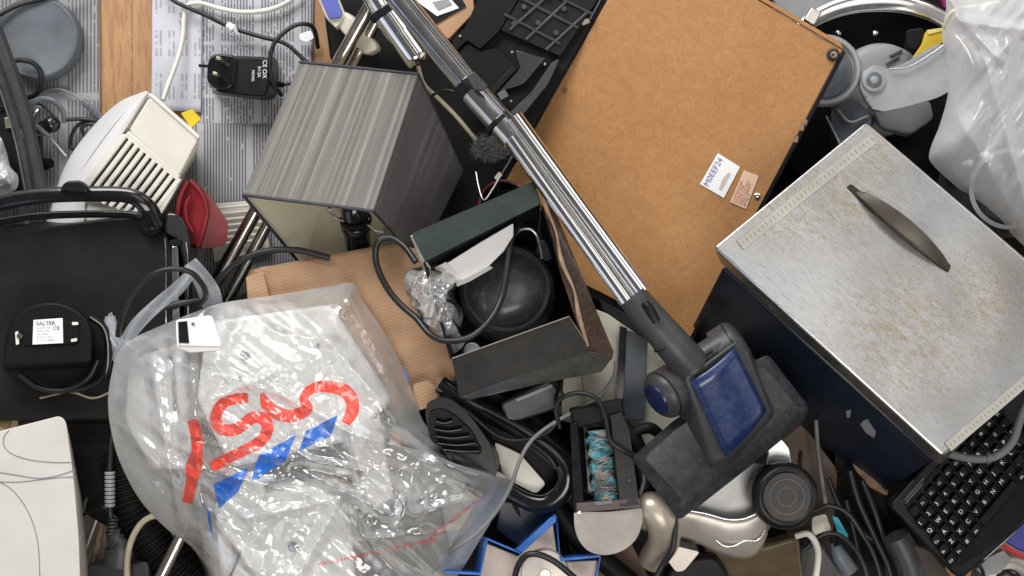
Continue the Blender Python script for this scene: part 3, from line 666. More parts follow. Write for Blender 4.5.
def ribbon(path,w,off=1.0,n=10,hz=hb0,steps=6):
    P=cat([(x,y,0) for x,y in path],n); vs=[]; fs=[]
    W=w if isinstance(w,list) else [w,w]
    m=len(P)
    for i,p in enumerate(P):
        d=(P[min(i+1,m-1)]-P[max(i-1,0)]); nx,ny=-d.y,d.x; L=math.hypot(nx,ny) or 1
        t=i/(m-1)*(len(W)-1); k=min(int(t),len(W)-2); ww=W[k]+(W[k+1]-W[k])*(t-k)
        for j in range(steps+1):
            s=(j/steps-.5)*ww; x,y=p.x+nx/L*s,p.y+ny/L*s; vs.append(V(x,y,hz(x,y)+off))
    for i in range(m-1):
        for j in range(steps):
            a=i*(steps+1)+j; fs.append((a,a+steps+1,a+steps+2,a+1))
    return G().add(vs,fs)
A('printed_letter',ribbon([(248,398),(236,399),(224,403),(217,412),(216,421),(222,429),(234,430),(244,424),(252,418),(261,418),(267,424),(266,434),(258,443),(245,450),(233,456),(222,462),(211,467)],[10,11,12,12,12,11,9]),RINK,t,label='red printed letter S')
A('printed_letter',ribbon([(262,393),(266,404),(275,412),(288,416),(299,414),(308,408),(304,400),(307,392),(318,387),(332,387),(345,391),(352,401),(352,412),(345,423)],[4,12,13,13,12,9,9,10,12,13,13,13,10]),RINK,t,label='red printed letters C and O joined by a fold')
A('printed_letter',ribbon([(192,420),(196,434),(197,450),(194,466),(191,484),(187,503)],[10,12,11,17,11,10]),RINK,t,label='red printed letter E foreshortened on the bag side')
def q4(a,b,c,d): # quad as ribbon between two edges
    vs=[];fs=[];n=10
    for i in range(n+1):
        for j in range(n+1):
            u,v=i/n,j/n; x=(a[0]*(1-u)+b[0]*u)*(1-v)+(d[0]*(1-u)+c[0]*u)*v; y=(a[1]*(1-u)+b[1]*u)*(1-v)+(d[1]*(1-u)+c[1]*u)*v
            vs.append(V(x,y,hb0(x,y)+1.0))
    for i in range(n):
        for j in range(n): k=i*(n+1)+j; fs.append((k,k+n+1,k+n+2,k+1))
    return G().add(vs,fs)
A('printed_dash',q4((299,451),(306,431),(338,415),(331,436)),BINK,t)
A('printed_dash',q4((250,482),(259,455),(296,435),(285,462)),BINK,t)
A('printed_dash',q4((219,509),(214,485),(248,467),(239,490)),BINK,t)
A('printed_dash',q4((209,524),(206,508),(210,512),(213,540)),BINK,t)
A('printed_dash',q4((403,366),(407,380),(409,382),(405,368)),BINK,t)
A('small_print',textg('polythene recycle after re-use',(430,540),(.78,-.62),4.2,zt=lambda x,y:hb0(x,y)+1.6),RINK,t,smooth=0)
A('small_print',textg('warning keep away from babies and children',(318,566),(.96,-.2),5,zt=lambda x,y:hb0(x,y)+1.6),RINK,t,smooth=0)
# print on the far side of the bag, seen through the film
A('handle',loft([[V(*p) for p in r] for r in [
 [(112,312,-70),(108,314,-76),(106,330,-80),(112,334,-72)],[(120,342,-66),(112,340,-72),(116,368,-76),(124,360,-66)],[(140,350,-62),(132,340,-70),(120,380,-74),(136,372,-60)]]],cap=False),BAGB,t,smooth=60)
def band(pts,w,z0=0): 
    P=cat(pts,8); vs=[];fs=[]
    for i,p in enumerate(P):
        d=P[min(i+1,len(P)-1)]-P[max(i-1,0)]; L=math.hypot(d.x,d.y) or 1; nx,ny=-d.y/L,d.x/L
        t=i/(len(P)-1)*(len(w)-1); k=min(int(t),len(w)-2); ww=w[k]+(w[k+1]-w[k])*(t-k)
        for j in range(7):
            s=(j/6-.5)*ww; vs.append(V(p.x+nx*s,p.y+ny*s,p.z+2*math.sin(j*1.3+i*.25)))
    for i in range(len(P)-1):
        for j in range(6): a=i*7+j; fs.append((a,a+7,a+8,a+1))
    return G().add(vs,fs)
A('handle',band([(120,362,-60),(124,346,-48),(136,326,-38),(156,306,-30),(178,288,-24),(192,272,-24)],[18,12,14,13,14,10]),BAGB,t,smooth=60)
A('handle',band([(190,262,-24),(200,276,-28),(209,292,-38),(214,310,-52)],[14,18,22,20]),BAGB,t,smooth=60)
A('handle',band([(110,316,-52),(112,334,-54),(120,352,-60),(132,366,-62)],[10,16,22,20]),BAGB,t,smooth=60)
# contents
def box(name,label,cat,top,th,mat,b=3,**k): return A(name,slab(top,th),mat,label=label,cat=cat,bevel=b,seg=3,**k)
t=T('white_appliance_housing','large white plastic housing inside the carrier bag behind the letters','housing',(280,400,-120))
A('shell',slab(rp([(206,322,-46),(330,304,-50),(392,400,-46),(352,440,-40),(230,468,-40),(196,400,-42)],8),60),WHP,t,bevel=4)
A('hole',lathe((245,356,-43),(0,0,1),[(5,0),(5,.7),(0,.7)],24),GRP,t)
A('hole',lathe((240,378,-43),(0,0,1),[(2,0),(2,.8),(0,.8)],20),GRP,t)
A('hole',lathe((318,345,-46),(0,0,1),[(2,0),(2,.8),(0,.8)],20),GRP,t)
t=T('white_mains_panel','white plastic panel with round hole low inside the carrier bag','panel',(270,530,-120))
A('shell',slab(rp([(214,500,-44),(318,486,-44),(350,520,-44),(360,640,-50),(240,650,-50),(218,560,-46)],10),50),WHP,t,bevel=4)
A('hole',lathe((293,547,-43),(0,0,1),[(5,0),(5,.7),(0,.7)],24),GRP,t)
A('collar',lathe((252,492,-38),(0,0,1),[(13,-4),(13,1),(11,2),(0,2)],30),WHP,t)
t=T('metal_bracket','white metal bracket with two screw holes inside the carrier bag','bracket',(370,470,-120))
A('plate',slab(rp([(343,430,-36),(380,418,-36),(394,498,-40),(366,514,-40)],4),30),LAV,t,bevel=2)
A('flange',slab([(340,432,-38),(343,430,-32),(366,514,-36),(362,516,-42)],20),STL,t,bevel=1)
A('screw_hole',lathe((361,473,-36),(0,0,1),[(2,0),(2,.7),(0,.7)],16),GRP,t)
A('screw_hole',lathe((371,506,-38),(0,0,1),[(2,0),(2,.7),(0,.7)],16),GRP,t)
box('grey_tray','dull grey tray lying on its side inside the carrier bag','tray',rp([(392,424,-60),(470,462,-60),(460,520,-70),(400,540,-64),(380,500,-60)],5),30,GRM)
box('beige_cover','beige plastic cover near the pointed right corner inside the carrier bag','cover',rp([(424,470,-84),(480,470,-86),(496,488,-88),(462,560,-88),(420,580,-86)],6),12,IVO)
box('dark_gap_block','dark grey block added for the dark gap at the lower right inside the carrier bag','appliance part',rp([(376,512,-44),(440,500,-50),(452,560,-60),(400,600,-60),(366,560,-50)],6),30,DGR)  # dark block put in where the bag shows only a dark gap
box('grey_side_cover','grey plastic cover in the left lobe of the carrier bag','cover',rp([(128,360,-70),(186,340,-60),(192,470,-60),(150,470,-70),(124,420,-72)],10),30,LAV)
# white plug on the bag
t=T('white_socket_shell','small white plastic shell with dark open end on the carrier bag','plastic shell',(198,336,20))
pz=44
A('top_plate',slab(rp([(176,320,pz),(212,315,pz),(221,342,pz-2),(221,347,pz-2),(178,346,pz)],[2,5,3,2,2]),2.5),WHP,t,bevel=1,seg=3)
A('side_wall',hexa(rp([(178,344,pz-1),(221,346,pz-3),(221,351,pz-3),(190,353,pz-3),(178,349,pz-1)],1.5),rp([(180,344,pz-24),(219,346,pz-24),(219,350,pz-24),(190,352,pz-24),(180,349,pz-24)],1.5)),LAV,t,bevel=1)
A('recess',slab([(178,322,pz+.6),(187,321,pz+.6),(189,343,pz+.6),(179,343,pz+.6)],1),MIRR,t)
A('lip',tube([(177,321,pz+1),(178,345,pz+1),(180,350,pz-3)],1.2,3,8),WHP,t)
A('screw_hole',lathe((193,324,pz+.4),(0,0,1),[(1.6,0),(1.6,.5),(0,.5)],16),GRP,t)
# ================================================================= white box lower left
t=T('white_patterned_box','white square box printed with thin curved lines, lower left corner','box',(20,500,-190))
wz=10
def wzf(x,y): return wz-(y-415)*.02
A('box_body',hexa(rp([(-60,446,wz),(60,415.5,wz),(66,421,wz),(74,480,wz),(79,540,wz),(82,640,wz),(-60,650,wz)],[2,4,5,10,10,2,2]),rp([(-60,470,-120),(66,440,-120),(72,446,-120),(82,500,-120),(88,560,-120),(90,650,-120),(-60,660,-120)],[2,4,5,10,10,2,2])),M('cream_white_card',(.55,.53,.49),.6,var=.05,dust=.12,dc=(.6,.55,.5),bump=.2,bs=90),t,bevel=1.5,seg=3)
for pth in ([(9,430),(4,437),(4,446),(12,454),(30,460),(54,462.5),(71,462.5)],[(-4,472),(18,475.5),(40,478.5),(60,475),(75,470)],[(-4,482),(20,482),(46,479),(60,477.5),(75,477)],[(-4,480),(12,490),(26,508),(35,530),(39,556),(40,600)]):
    A('printed_line',ribbon(pth,.9,off=.5,hz=lambda x,y:wz,steps=1),GINK,t,smooth=0)
# ================================================================= lower left clutter
t=T('adapter_brick','dark grey power brick with moulded plug and grey beaded tie','power brick',(115,560,-150))
A('brick_body',slab(rp([(86,566,-110),(148,562,-112),(156,640,-112),(84,640,-112)],5),30),DGR,t,bevel=2.5,seg=3)
A('moulded_plug',tube([(117,566,-104),(118,548,-102),(116,544,-102),(112,530,-102)],[14,13,9,7],6,16,flat=.6),DGR,t,smooth=60)
for k in range(5): A('relief_rib',lathe((112+.2*k,533-k*3.4,-101),(0,1,0),[(6.2-k*.5,-1),(7-k*.6,0),(6.2-k*.5,1)],18),DGR,t)
A('lead',tube([(111,520,-102),(110,500,-102),(110,470,-104),(112,440,-110),(116,400,-130)],3.2,8),WIRE,t,smooth=60)
for k in range(9): A('cable_bead',lathe((110,473+k*4,-102),(0,1,0),[(4.4,-1.7),(5.2,-.8),(5.2,.8),(4.4,1.7)],18),GRM,t)
cable('beige cable hoop in front of the ribbed hose, lower left',[(130,600,-96),(127,570,-96),(130,545,-94),(140,525,-92),(154,516,-94),(168,520,-100),(176,536,-120)],3.2,WIREB)
A('metal_tube',tube([(188,522,-96),(150,600,-88)],6.5,1,24,smooth=False),BRC,label='short dull metal tube poking out under the carrier bag',cat='tube',smooth=60)
t=T('ribbed_hose','black ribbed vacuum hose curving beneath the carrier bag','hose',(140,500,-150))
g=G(); P=cat([(108,440,-140),(122,470,-138),(136,510,-138),(160,548,-140),(200,590,-140)],30); W=[V(*p) for p in P]
R=[(21 if (i//2)%2 else 24)*K(-138) for i in range(len(W))]
A('hose_body',tubew(W,R,28),BLKM,t,smooth=30)
for i,(a,b,m,lab) in enumerate([((110,450),(60,560),BRC,'thin chrome tube leaning behind the white patterned box'),((122,452),(70,590),STL,'steel rod beside the chrome tube, lower left'),((116,470),(84,600),BRWN,'brown wooden rod among the tubes, lower left')]):
    A('tube' if i<2 else 'brown_rod',tube([(a[0],a[1],-120-8*i),(b[0],b[1],-135-6*i)],5-i*.8,1,18,smooth=False),m,label=lab,cat='rod',smooth=60)
box('pale_panel','pale grey sheet panel low under the power brick','panel',rp([(60,470,-168),(150,500,-168),(170,640,-168),(40,640,-168)],4),8,LAV)
cable('thin black cable crossing the tubes beside the white patterned box',[(70,520,-110),(90,512,-106),(104,508,-100),(118,520,-104)],1.6)
box('gap_filler_left','added matt black slab darkening the gap between grill and carrier bag','casing',rp([(-40,372,-104),(130,372,-104),(150,480,-118),(110,530,-124),(60,500,-124),(60,440,-112),(-40,430,-112)],8),40,BLKM,b=4)  # filler slab added so this gap reads as deep shade
box('wooden_tray','dark wooden tray corner left of the black filler slab','tray',rp([(-30,376,-96),(34,380,-98),(34,440,-100),(-30,450,-100)],4),12,M('dark_walnut',(.07,.038,.022),.5,vs=25,dust=.3),b=2)
A('brass_dish',lathe((3,421,-88),(0,0,1),[(16,-4),(15,0),(9,1),(7,-1),(0,-1)],36),M('aged_brass',(.25,.19,.09),.35,metal=.8,dust=.5),label='small aged brass dish at the left edge above the white box',cat='dish')
cable('black cable arch across the grill and through the bag handle',[(118,336,-20),(121,318,-8),(132,294,0),(150,276,4),(170,269,4),(190,272,0),(202,284,-10),(206,296,-24),(200,304,-40)],2.8,n=12)
cable('black cable sweeping under the bag handle toward the grill side',[(128,322,-50),(148,314,-44),(170,306,-44),(196,301,-48),(220,298,-56)],3)
cable('thick black lamp flex running from grill to the lampshade opening',[(196,300,-66),(216,282,-60),(236,264,-56),(262,252,-54),(296,250,-56),(330,258,-60)],3.4,n=12)
cable('thin pale wire curling through the dark gap below the appliance base',[(40,398,-70),(70,392,-70),(92,398,-78),(110,392,-84),(128,380,-90)],1.2,WIREB,name='thin_wire')
cable('black cable drooping below the rounded appliance base',[(20,374,-56),(40,388,-58),(66,390,-60),(88,378,-60),(98,360,-60)],3)
# ================================================================= cardboard + black box
t=T('cardboard_sheet','creased brown corrugated cardboard flap under the carrier bag and black box','cardboard',(350,330,-120))
def hc(x,y,f): return -62+6*noise.noise(Vector((x*.02,y*.03,1)))+8*max(0,1-segd(x,y,(262,266),(256,300))[0]/9)-10*(x>395)*(x-395)/70
def polysheet(pts,hf_,step=6,t=2.5):
    """flat-ish sheet with thickness from a convex-ish outline, height hf_"""
    cx=sum(p[0] for p in pts)/len(pts); cy=sum(p[1] for p in pts)/len(pts)
    O=pts; vs=[];fs=[];nr=14
    dense=[]
    for i in range(len(O)):
        a,b=O[i],O[(i+1)%len(O)]; L=max(1,int(math.hypot(b[0]-a[0],b[1]-a[1])/step))
        for k in range(L): dense.append((a[0]+(b[0]-a[0])*k/L,a[1]+(b[1]-a[1])*k/L))
    m=len(dense)
    for r in range(1,nr+1):
        for x,y in dense:
            q=r/nr; X,Y=cx+(x-cx)*q,cy+(y-cy)*q; vs.append(V(X,Y,hf_(X,Y,q)))
    vs.append(V(cx,cy,hf_(cx,cy,0))); c=len(vs)-1
    # orient faces to point up
    area=sum(dense[i][0]*dense[(i+1)%m][1]-dense[(i+1)%m][0]*dense[i][1] for i in range(m))
    for i in range(m):
        fs.append((c,(i+1)%m,i))
        for r in range(nr-1):
            a=r*m+i;b=r*m+(i+1)%m; fs.append((a,b,b+m,a+m))
    if area<0: fs=[tuple(reversed(f)) for f in fs]
    return G().add(vs,fs)
A('main_sheet',polysheet([(246,278),(250,270),(300,260),(372,247),(398,244),(420,250),(440,300),(462,372),(452,390),(440,412),(424,400),(400,410),(330,380),(258,340),(248,310)],hc),CARD,t,smooth=30,solid=3)
A('folded_flap',polysheet([(246,277),(263,271),(270,300),(262,316),(249,310)],lambda x,y,f:-54),CARDR,t,smooth=30,solid=3)
A('torn_flap',slab(rp([(413,384,-48),(428,380,-50),(437,388,-50),(441,404,-52),(418,411,-46),(414,400,-46)],3),3),CARDR,t,bevel=.6)
A('torn_flap',slab(rp([(438,376,-60),(450,386,-60),(462,396,-60),(448,392,-56),(436,388,-56)],2),3),CARDR,t,bevel=.6)
t=T('open_black_box','open black cardboard box with raised flaps holding a round kettle','box',(510,300,-120))
A('flap',slab([(411,233,22),(534,181,34),(541,204,40),(425,262,40)],2.5),GREEN,t,bevel=.6,label='dark green upper flap')
A('inner_flap',slab([(410,236,10),(413,236,18),(424,261,30),(434,276,0),(428,280,-10)],2),CRM,t,bevel=.5)
A('flap',slab([(452,359,40),(569,317,46),(588,345,34),(589,351,33),(459,397,36)],2.5),M('glossy_brown_black_card',(.011,.010,.010),.33,dust=.2,dc=(.15,.12,.10),vs=14,bump=.5,bs=38,var=.5,scr=.3,spec=.1),t,bevel=.5,label='glossy black lower flap')
A('flap_edge',tube([(452,358.5,41),(569,316.5,47),(588,345,35)],.7,1,6,smooth=False),M('raw_card_edge',(.25,.21,.17),.8),t)
A('side_wall',slab([(541,186,38),(549,196,36),(614,352,18),(612,360,14),(586,350,28),(560,270,30)],3),M('glossy_worn_brown_wall',(.045,.026,.018),.22,dust=.45,dc=(.3,.26,.2),vs=40,scr=.6,coat=.5),t,bevel=.5)
A('torn_edge',tube([(541,186,40),(546,206,40),(556,232,38),(562,262,38),(574,290,36),(579,316,36),(588,346,34)],[1.2,2.2,1,2.4,1.2,2.6,1.5],8,8),BRWN,t)
A('wall_face',hexa([(459,397,34),(588,351,32),(614,356,16),(602,372,10),(540,384,8),(470,400,10)],[(470,386,-70),(580,350,-70),(600,350,-90),(590,360,-90),(540,370,-90),(480,384,-90)]),M('grey_glossy_card',(.09,.088,.08),.18,dust=.5,dc=(.4,.38,.33),coat=.7,vs=40),t,bevel=1)
A('inner_wall',slab([(541,206,30),(588,345,28),(580,340,-90),(540,230,-90)],2),BLKM,t)
A('inner_wall',slab([(425,262,28),(541,204,28),(536,240,-90),(436,290,-90)],2),BLKM,t)
A('inner_wall',slab([(452,359,28),(425,262,28),(440,280,-90),(462,352,-90)],2),BLKM,t)
A('box_floor',slab([(425,262,-92),(541,210,-92),(590,350,-92),(459,390,-92)],3),BLKM,t)
t=T('round_kettle','round black kettle body with scuffed lid inside the open box','kettle',(506,290,-90))
A('body',lathe((506,290,-28),(-.05,.15,1),[(50,-60),(50,-14),(47,-2),(42,3),(40,4),(39,3),(37,6),(26,13),(12,16),(0,16.5)],64),M('scuffed_black_lid',(.04,.042,.043),.28,dust=.6,dc=(.25,.26,.26),scr=.5,vs=22,coat=.3),t,smooth=50)
A('lid_ring',lathe((507,289,-24),(-.05,.15,1),[(42,0),(43,2.5),(40,3.5),(39,1)],64),DGR,t)
A('bail_handle',tube([(512,238,-6),(520,230,2),(530,229,4),(537,236,2),(541,250,-8),(542,258,-14)],1.8,10,10),STL,t,smooth=60)
A('side_knob',lathe((545,252,-60),(0,0,1),[(12,-20),(12,0),(9,3),(0,3)],30),NAVY,t)
A('seam_line',tube([(488,312,-16),(498,318,-17),(511,324,-19)],.9,6,6),GRM,t)
A('foot_cap',lathe((472,351,-6),(0,.1,1),[(8,-4),(8.5,0),(7,1.5),(5,.8),(0,.8)],28),GRM,label='small round grey cap in the bottom corner of the open box',cat='cap')
cable('thick black kettle flex looping out of the open box over cardboard',[(416,262,16),(404,246,8),(390,238,4),(378,242,4),(376,262,0),(386,286,0),(400,304,4),(416,318,10),(430,334,20),(446,341,30),(470,337,34),(490,320,30),(502,296,22),(508,262,16),(512,238,10),(520,222,0)],3.3,n=14)
t=T('tissue_paper','folded white tissue paper tucked under the green box flap','paper',(480,255,-10))
A('upper_fold',hexa([(446,263,16),(478,243,20),(514,222,22),(514,236,16),(504,252,12),(488,268,10),(462,280,12)],[(448,266,8),(478,248,10),(512,228,12),(510,236,10),(502,250,8),(486,264,6),(462,276,8)]),PAPER,t,bevel=1.5,seg=3)
A('lower_fold',hexa([(444,268,12),(462,278,13),(488,266,11),(494,268,4),(470,282,0),(450,290,2)],[(446,268,0),(462,274,2),(488,264,0),(492,266,-2),(470,278,-6),(452,286,-6)]),PAPER,t,bevel=1.5,seg=3)
A('loose_corner',slab([(430,270,6),(446,262,14),(462,279,12),(444,284,4)],.8),PAPER,t)
def hw(x,y,f):
    u=x*.9+y*.35; w=-x*.35+y*.9
    return 26-34*f**3+12*(1-2*abs(noise.noise(Vector((u*.075,w*.022,3)))))*(1-f*.5)+7*noise.noise(Vector((x*.05,y*.05,8)))+5*(1-2*abs(noise.noise(Vector((u*.03+w*.09,w*.05-u*.05,2)))))
A('clear_wrapping',sheet([(403,274),(416,268),(436,263),(452,268),(459,280),(454,296),(463,312),(461,330),(465,343),(452,354),(443,340),(426,334),(418,318),(407,298)],(438,300),hw,34,120,back=-30),WRAP,label='crumpled clear plastic wrapping spilling from the open box',cat='plastic wrap',smooth=180)
# ================================================================= behind lamp, top centre
t=T('blue_white_book','thick book with blue cover and ivory page edge, top centre','book',(335,10,-130))
A('cover',slab(rp([(314,-30,-96),(326,-30,-96),(342,12,-98),(341,17,-98),(329,19,-98),(312,-20,-96)],2),4),M('lilac_blue_cover',(.10,.12,.42),.35,dust=.3,dc=(.5,.5,.6)),t,bevel=.6)
A('page_block',slab(rp([(313,-28,-101),(328,-28,-101),(346,16,-103),(336,28,-103),(326,18,-103),(312,-16,-101)],2),16),IVO,t,bevel=1)
A('ivory_handle',slab(rp([(334,14,-106),(342,10,-104),(352,16,-102),(376,44,-100),(377,50,-100),(368,55,-102),(360,53,-104),(338,28,-108)],5),16),IVO,label='ivory plastic handle end between the lamp pole and chrome tube',cat='handle',bevel=4,seg=4)
def chrome_tube(name,label,a,b,r,openend=False):
    t=T(name,label,'tube',b); return t
t=T('open_chrome_tube','short wide chrome tube with open end beside the long vacuum tube','tube',(418,60,-80))
ax=(V(418,60,-66)-V(370,-14,-50)).normalized()
A('tube_body',tube([(352,-44,-46),(384,10,-52),(420,62,-62)],[13,13,13.5],8,30,cap=False),CHR,t,smooth=70,solid=1.2)
A('tube_lining',tube([(398,30,-56),(419,60.5,-61.8)],[12,12.4],4,30,cap=True,smooth=False),BLKM,t,smooth=70)
A('tube_neck',tube([(386,13,-52),(400,33,-56)],[14,14],2,28,smooth=False),CHR,t,smooth=60)
A('ring_clip',lathe((384,12,-52),tuple(ax),[(15,-4),(16.5,-3),(16.5,3),(15,4)],30),BLK,t)
cable('silver flex looping below the open chrome tube toward the long tube',[(418,66,-100),(424,84,-104),(438,98,-108),(456,116,-112),(476,140,-118)],2.2,WIREB)
cable('thin black wire over the silver flex left of the tube clip',[(428,98,-92),(444,90,-86),(460,94,-80),(474,100,-74)],1.5,name='thin_wire')
t=T('picture_frame','tan wooden picture frame with black inner edge and white print','picture frame',(440,20,-150))
A('frame',slab([(400,-40,-118),(470,-30,-118),(475,12,-118),(450,38,-118),(444,40,-118),(398,-4,-118)],12),M('pale_wood_frame',(.5,.29,.16),.55,dust=.1),t,bevel=1)
A('black_border',slab([(404,-34,-116),(458,-8,-116),(466,6,-116),(436,24,-116),(400,-6,-116)],1.5),BLKG,t)
A('print',slab([(408,-30,-114),(450,-2,-114),(459,8,-114),(437,16,-114),(404,-8,-114)],1),PAPER,t)
A('print_detail',slab([(432,2,-112.8),(448,-1,-112.8),(452,4,-112.8),(438,10,-112.8)],.6),GRM,t)
# black plastic tray
t=T('moulded_tray','black moulded plastic tray with ribbed lattice leaning on board','plastic tray',(520,70,-130))
tz=-74
A('base_plate',slab([(492,-20,tz-10),(620,-20,tz-10),(600,10,tz-10),(520,150,tz-10),(505,150,tz-10),(455,60,tz-10)],8),BLKM,t,bevel=1)
A('upper_plate',slab(rp([(486,-20,tz),(530,-20,tz),(499,31,tz),(480,49,tz),(467,40,tz),(454,53,tz),(452,40,tz),(466,26,tz)],2),8),BLKM,t,bevel=1.2)
A('lattice_plate',slab(rp([(532,-20,tz-1),(610,-20,tz-1),(588,14,tz-1),(560,56,tz-1),(501,30,tz-1)],2),6),BLK,t,bevel=1)
for a,b in (((510,30),(548,-4)),((526,40),(566,2)),((546,50),(588,12)),((504,14),(560,44)),((520,-2),(578,28)),((540,-12),(592,14))):
    A('lattice_rib',tube([(a[0],a[1],tz+1),(b[0],b[1],tz+1)],1.5,1,6,smooth=False),DGR,t)
for c in ((524,7),(538,23),(556,33),(549,-2),(564,9),(540,-8),(514,24)):
    A('lattice_boss',lathe((c[0],c[1],tz+.5),(0,0,1),[(3,0),(2.6,2),(0,2)],14),DGR,t)
A('lower_plate',slab(rp([(466,42,tz-4),(481,50,tz-4),(500,48,tz-4),(516,66,tz-4),(490,92,tz-4),(470,84,tz-4),(454,60,tz-4)],2),6),BLKM,t,bevel=1)
A('raised_edge',slab(rp([(552,62,tz+6),(560,58,tz+6),(548,84,tz+6),(520,118,tz+6),(506,122,tz+6),(506,116,tz+6),(532,92,tz+6)],5),14),DGR,t,bevel=2.5,seg=3)
A('channel',slab([(516,50,tz-2),(546,58,tz-2),(524,84,tz-2),(498,92,tz-2),(520,68,tz-2)],3),BLKG,t,bevel=.6)
A('channel_rib',slab([(512,66,tz+2),(518,68,tz+2),(492,96,tz+2),(486,94,tz+2)],4),BLK,t,bevel=.6)
A('clip_tab',obox((503,95,tz+6),(9,8,3),30),GRP,t,bevel=.6)
for x,y in ((460,36),(512,52),(511,101),(545,64)): A('screw_dot',lathe((x,y,tz+1.2),(0,0,1),[(1.2,-2),(1.2,.5),(0,.5)],10),GRM,t)
# lint
def tuft(c,r,n,mat,name,label,cat):
    rnd=random.Random(5); g=G()
    for i in range(n):
        a=rnd.random()*6.28; q=rnd.random()**.5*r; x=c[0]+math.cos(a)*q*1.2; y=c[1]+math.sin(a)*q*.7; z=c[2]
        p=[(x,y,z)]
        for k in range(3): x+=rnd.uniform(-4,4); y+=rnd.uniform(-4,4); z+=rnd.uniform(-1,5); p.append((x,y,z))
        g+=tube(p,.16,3,3,cap=False)
    return A(name,g,mat,label=label,cat=cat)
tuft((492,148,-74),14,1300,FLUFF,'lint_clump','clump of grey fluff under the long vacuum tube','lint')
t=T('red_rim_pan','dark pan edge with red rim between lampshade and open box','pan',(480,190,-120))
A('bowl',lathe((503,206,-104),(-.3,.1,1),[(12,-30),(20,-20),(25,0),(26,1),(24,0),(20,-18),(0,-24)],48),BLKG,t,smooth=50)
A('red_rim',lathe((503,206,-103),(-.3,.1,1),[(25,0),(26.6,1.2),(25,2)],48),RED,t)
cable('thin pale wire loop above the green box flap',[(476,172,-30),(479,188,-24),(484,200,-20),(492,190,-26),(500,176,-34)],.9,STL,name='thin_wire')
# ================================================================= hardboard panel
t=T('hardboard_panel','large tan hardboard back panel with black frame edge and two stickers','panel',(660,150,-120))
TL,TR,BR,BL=(645,-67,-60),(842,50,-24),(690,338,-106),(478,230,-142)
bzz=planez(TL,TR,BL); BR=(690,338,bzz(690,338))
A('board',slab([TL,TR,BR,BL],6),HARD,t,bevel=.5)
def off(p,d): return (p[0]+d[0],p[1]+d[1],bzz(p[0]+d[0],p[1]+d[1]))
dl=(-11,-6); dr=(4,2); dt=(3,-5)
A('frame_rail',slab([off(TL,dl),TL,BL,off(BL,dl)],26,off=-1),BLK,t,bevel=1,label='black rail along the upper left edge')
A('frame_rail',slab([TR,off(TR,dr),off(BR,dr),BR],30,off=.8),BLK,t,bevel=1,label='chipped black rail along the right edge')
A('frame_lip',slab([off(TL,(-2,-7)),off(TR,(-1,-7)),off(TR,(2,0)),off(TL,(2,0))],8,off=1.2),HARD,t,bevel=.8)
A('frame_rail',slab([BL,BR,off(BR,(-2,9)),off(BL,(-2,9))],26,off=-2),BLKM,t,bevel=1,label='black rail along the lower edge')
A('metal_edge_strip',tube([(x,y,bzz(x,y)+1) for x,y in ((600,0),(578,40),(548,92),(522,140),(497,182))],1.0,6,6),STL,t)
rnd=random.Random(3)
for k in range(16):
    f=rnd.uniform(.02,.98) if k<7 else rnd.uniform(.55,.85); a=Vector(TR[:2]).lerp(Vector(BR[:2]),f)
    A('paint_chip',slab([(p,q,bzz(p,q)) for p,q in ((a.x+rnd.uniform(-1,1),a.y-3),(a.x+3.5,a.y-rnd.uniform(0,3)),(a.x+2.5,a.y+rnd.uniform(2,5)),(a.x-1.5,a.y+3))],.8,off=2.2),CRM if k%2 else BRWN,t)
for k,f in enumerate((.26,.4,.62,.78)):
    a=Vector(TL[:2]).lerp(Vector(BL[:2]),f+.05); A('frame_clip',obox((a.x-8,a.y-3,bzz(a.x-8,a.y-3)+1),(5,8,4),-60+rnd.uniform(-20,20)),IVO,t,bevel=.6)
A('corner_screw',lathe((833,55,bzz(833,55)+1),(0,0,1),[(6.2,-1),(6.2,2),(5,3.2),(3,3.2),(2.6,1),(0,1)],28),M('dark_screw',(.05,.05,.05),.3,metal=.8),t)
A('corner_screw_washer',lathe((833,55,bzz(833,55)+3),(0,0,1),[(3.6,0),(3.6,1.2),(1.6,1.2),(1.4,.2)],24),BRWN,t)
A('screw',lathe((565,90,bzz(565,90)+.5),(0,0,1),[(2.4,-1),(2.4,1),(1.6,1.6),(0,1)],18),M('rusty_screw',(.16,.06,.03),.6),t)
A('screw',lathe((757,196,bzz(757,196)+.5),(0,0,1),[(3,-1),(3,1.4),(1.6,2),(0,1.4)],18),CHR,t)
for q in (((772,8.5),(838,48)),):
    A('groove',tube([(q[0][0],q[0][1],bzz(*q[0])+.2),(q[1][0],q[1][1],bzz(*q[1])+.2)],.5,1,5,smooth=False),BRWN,t)
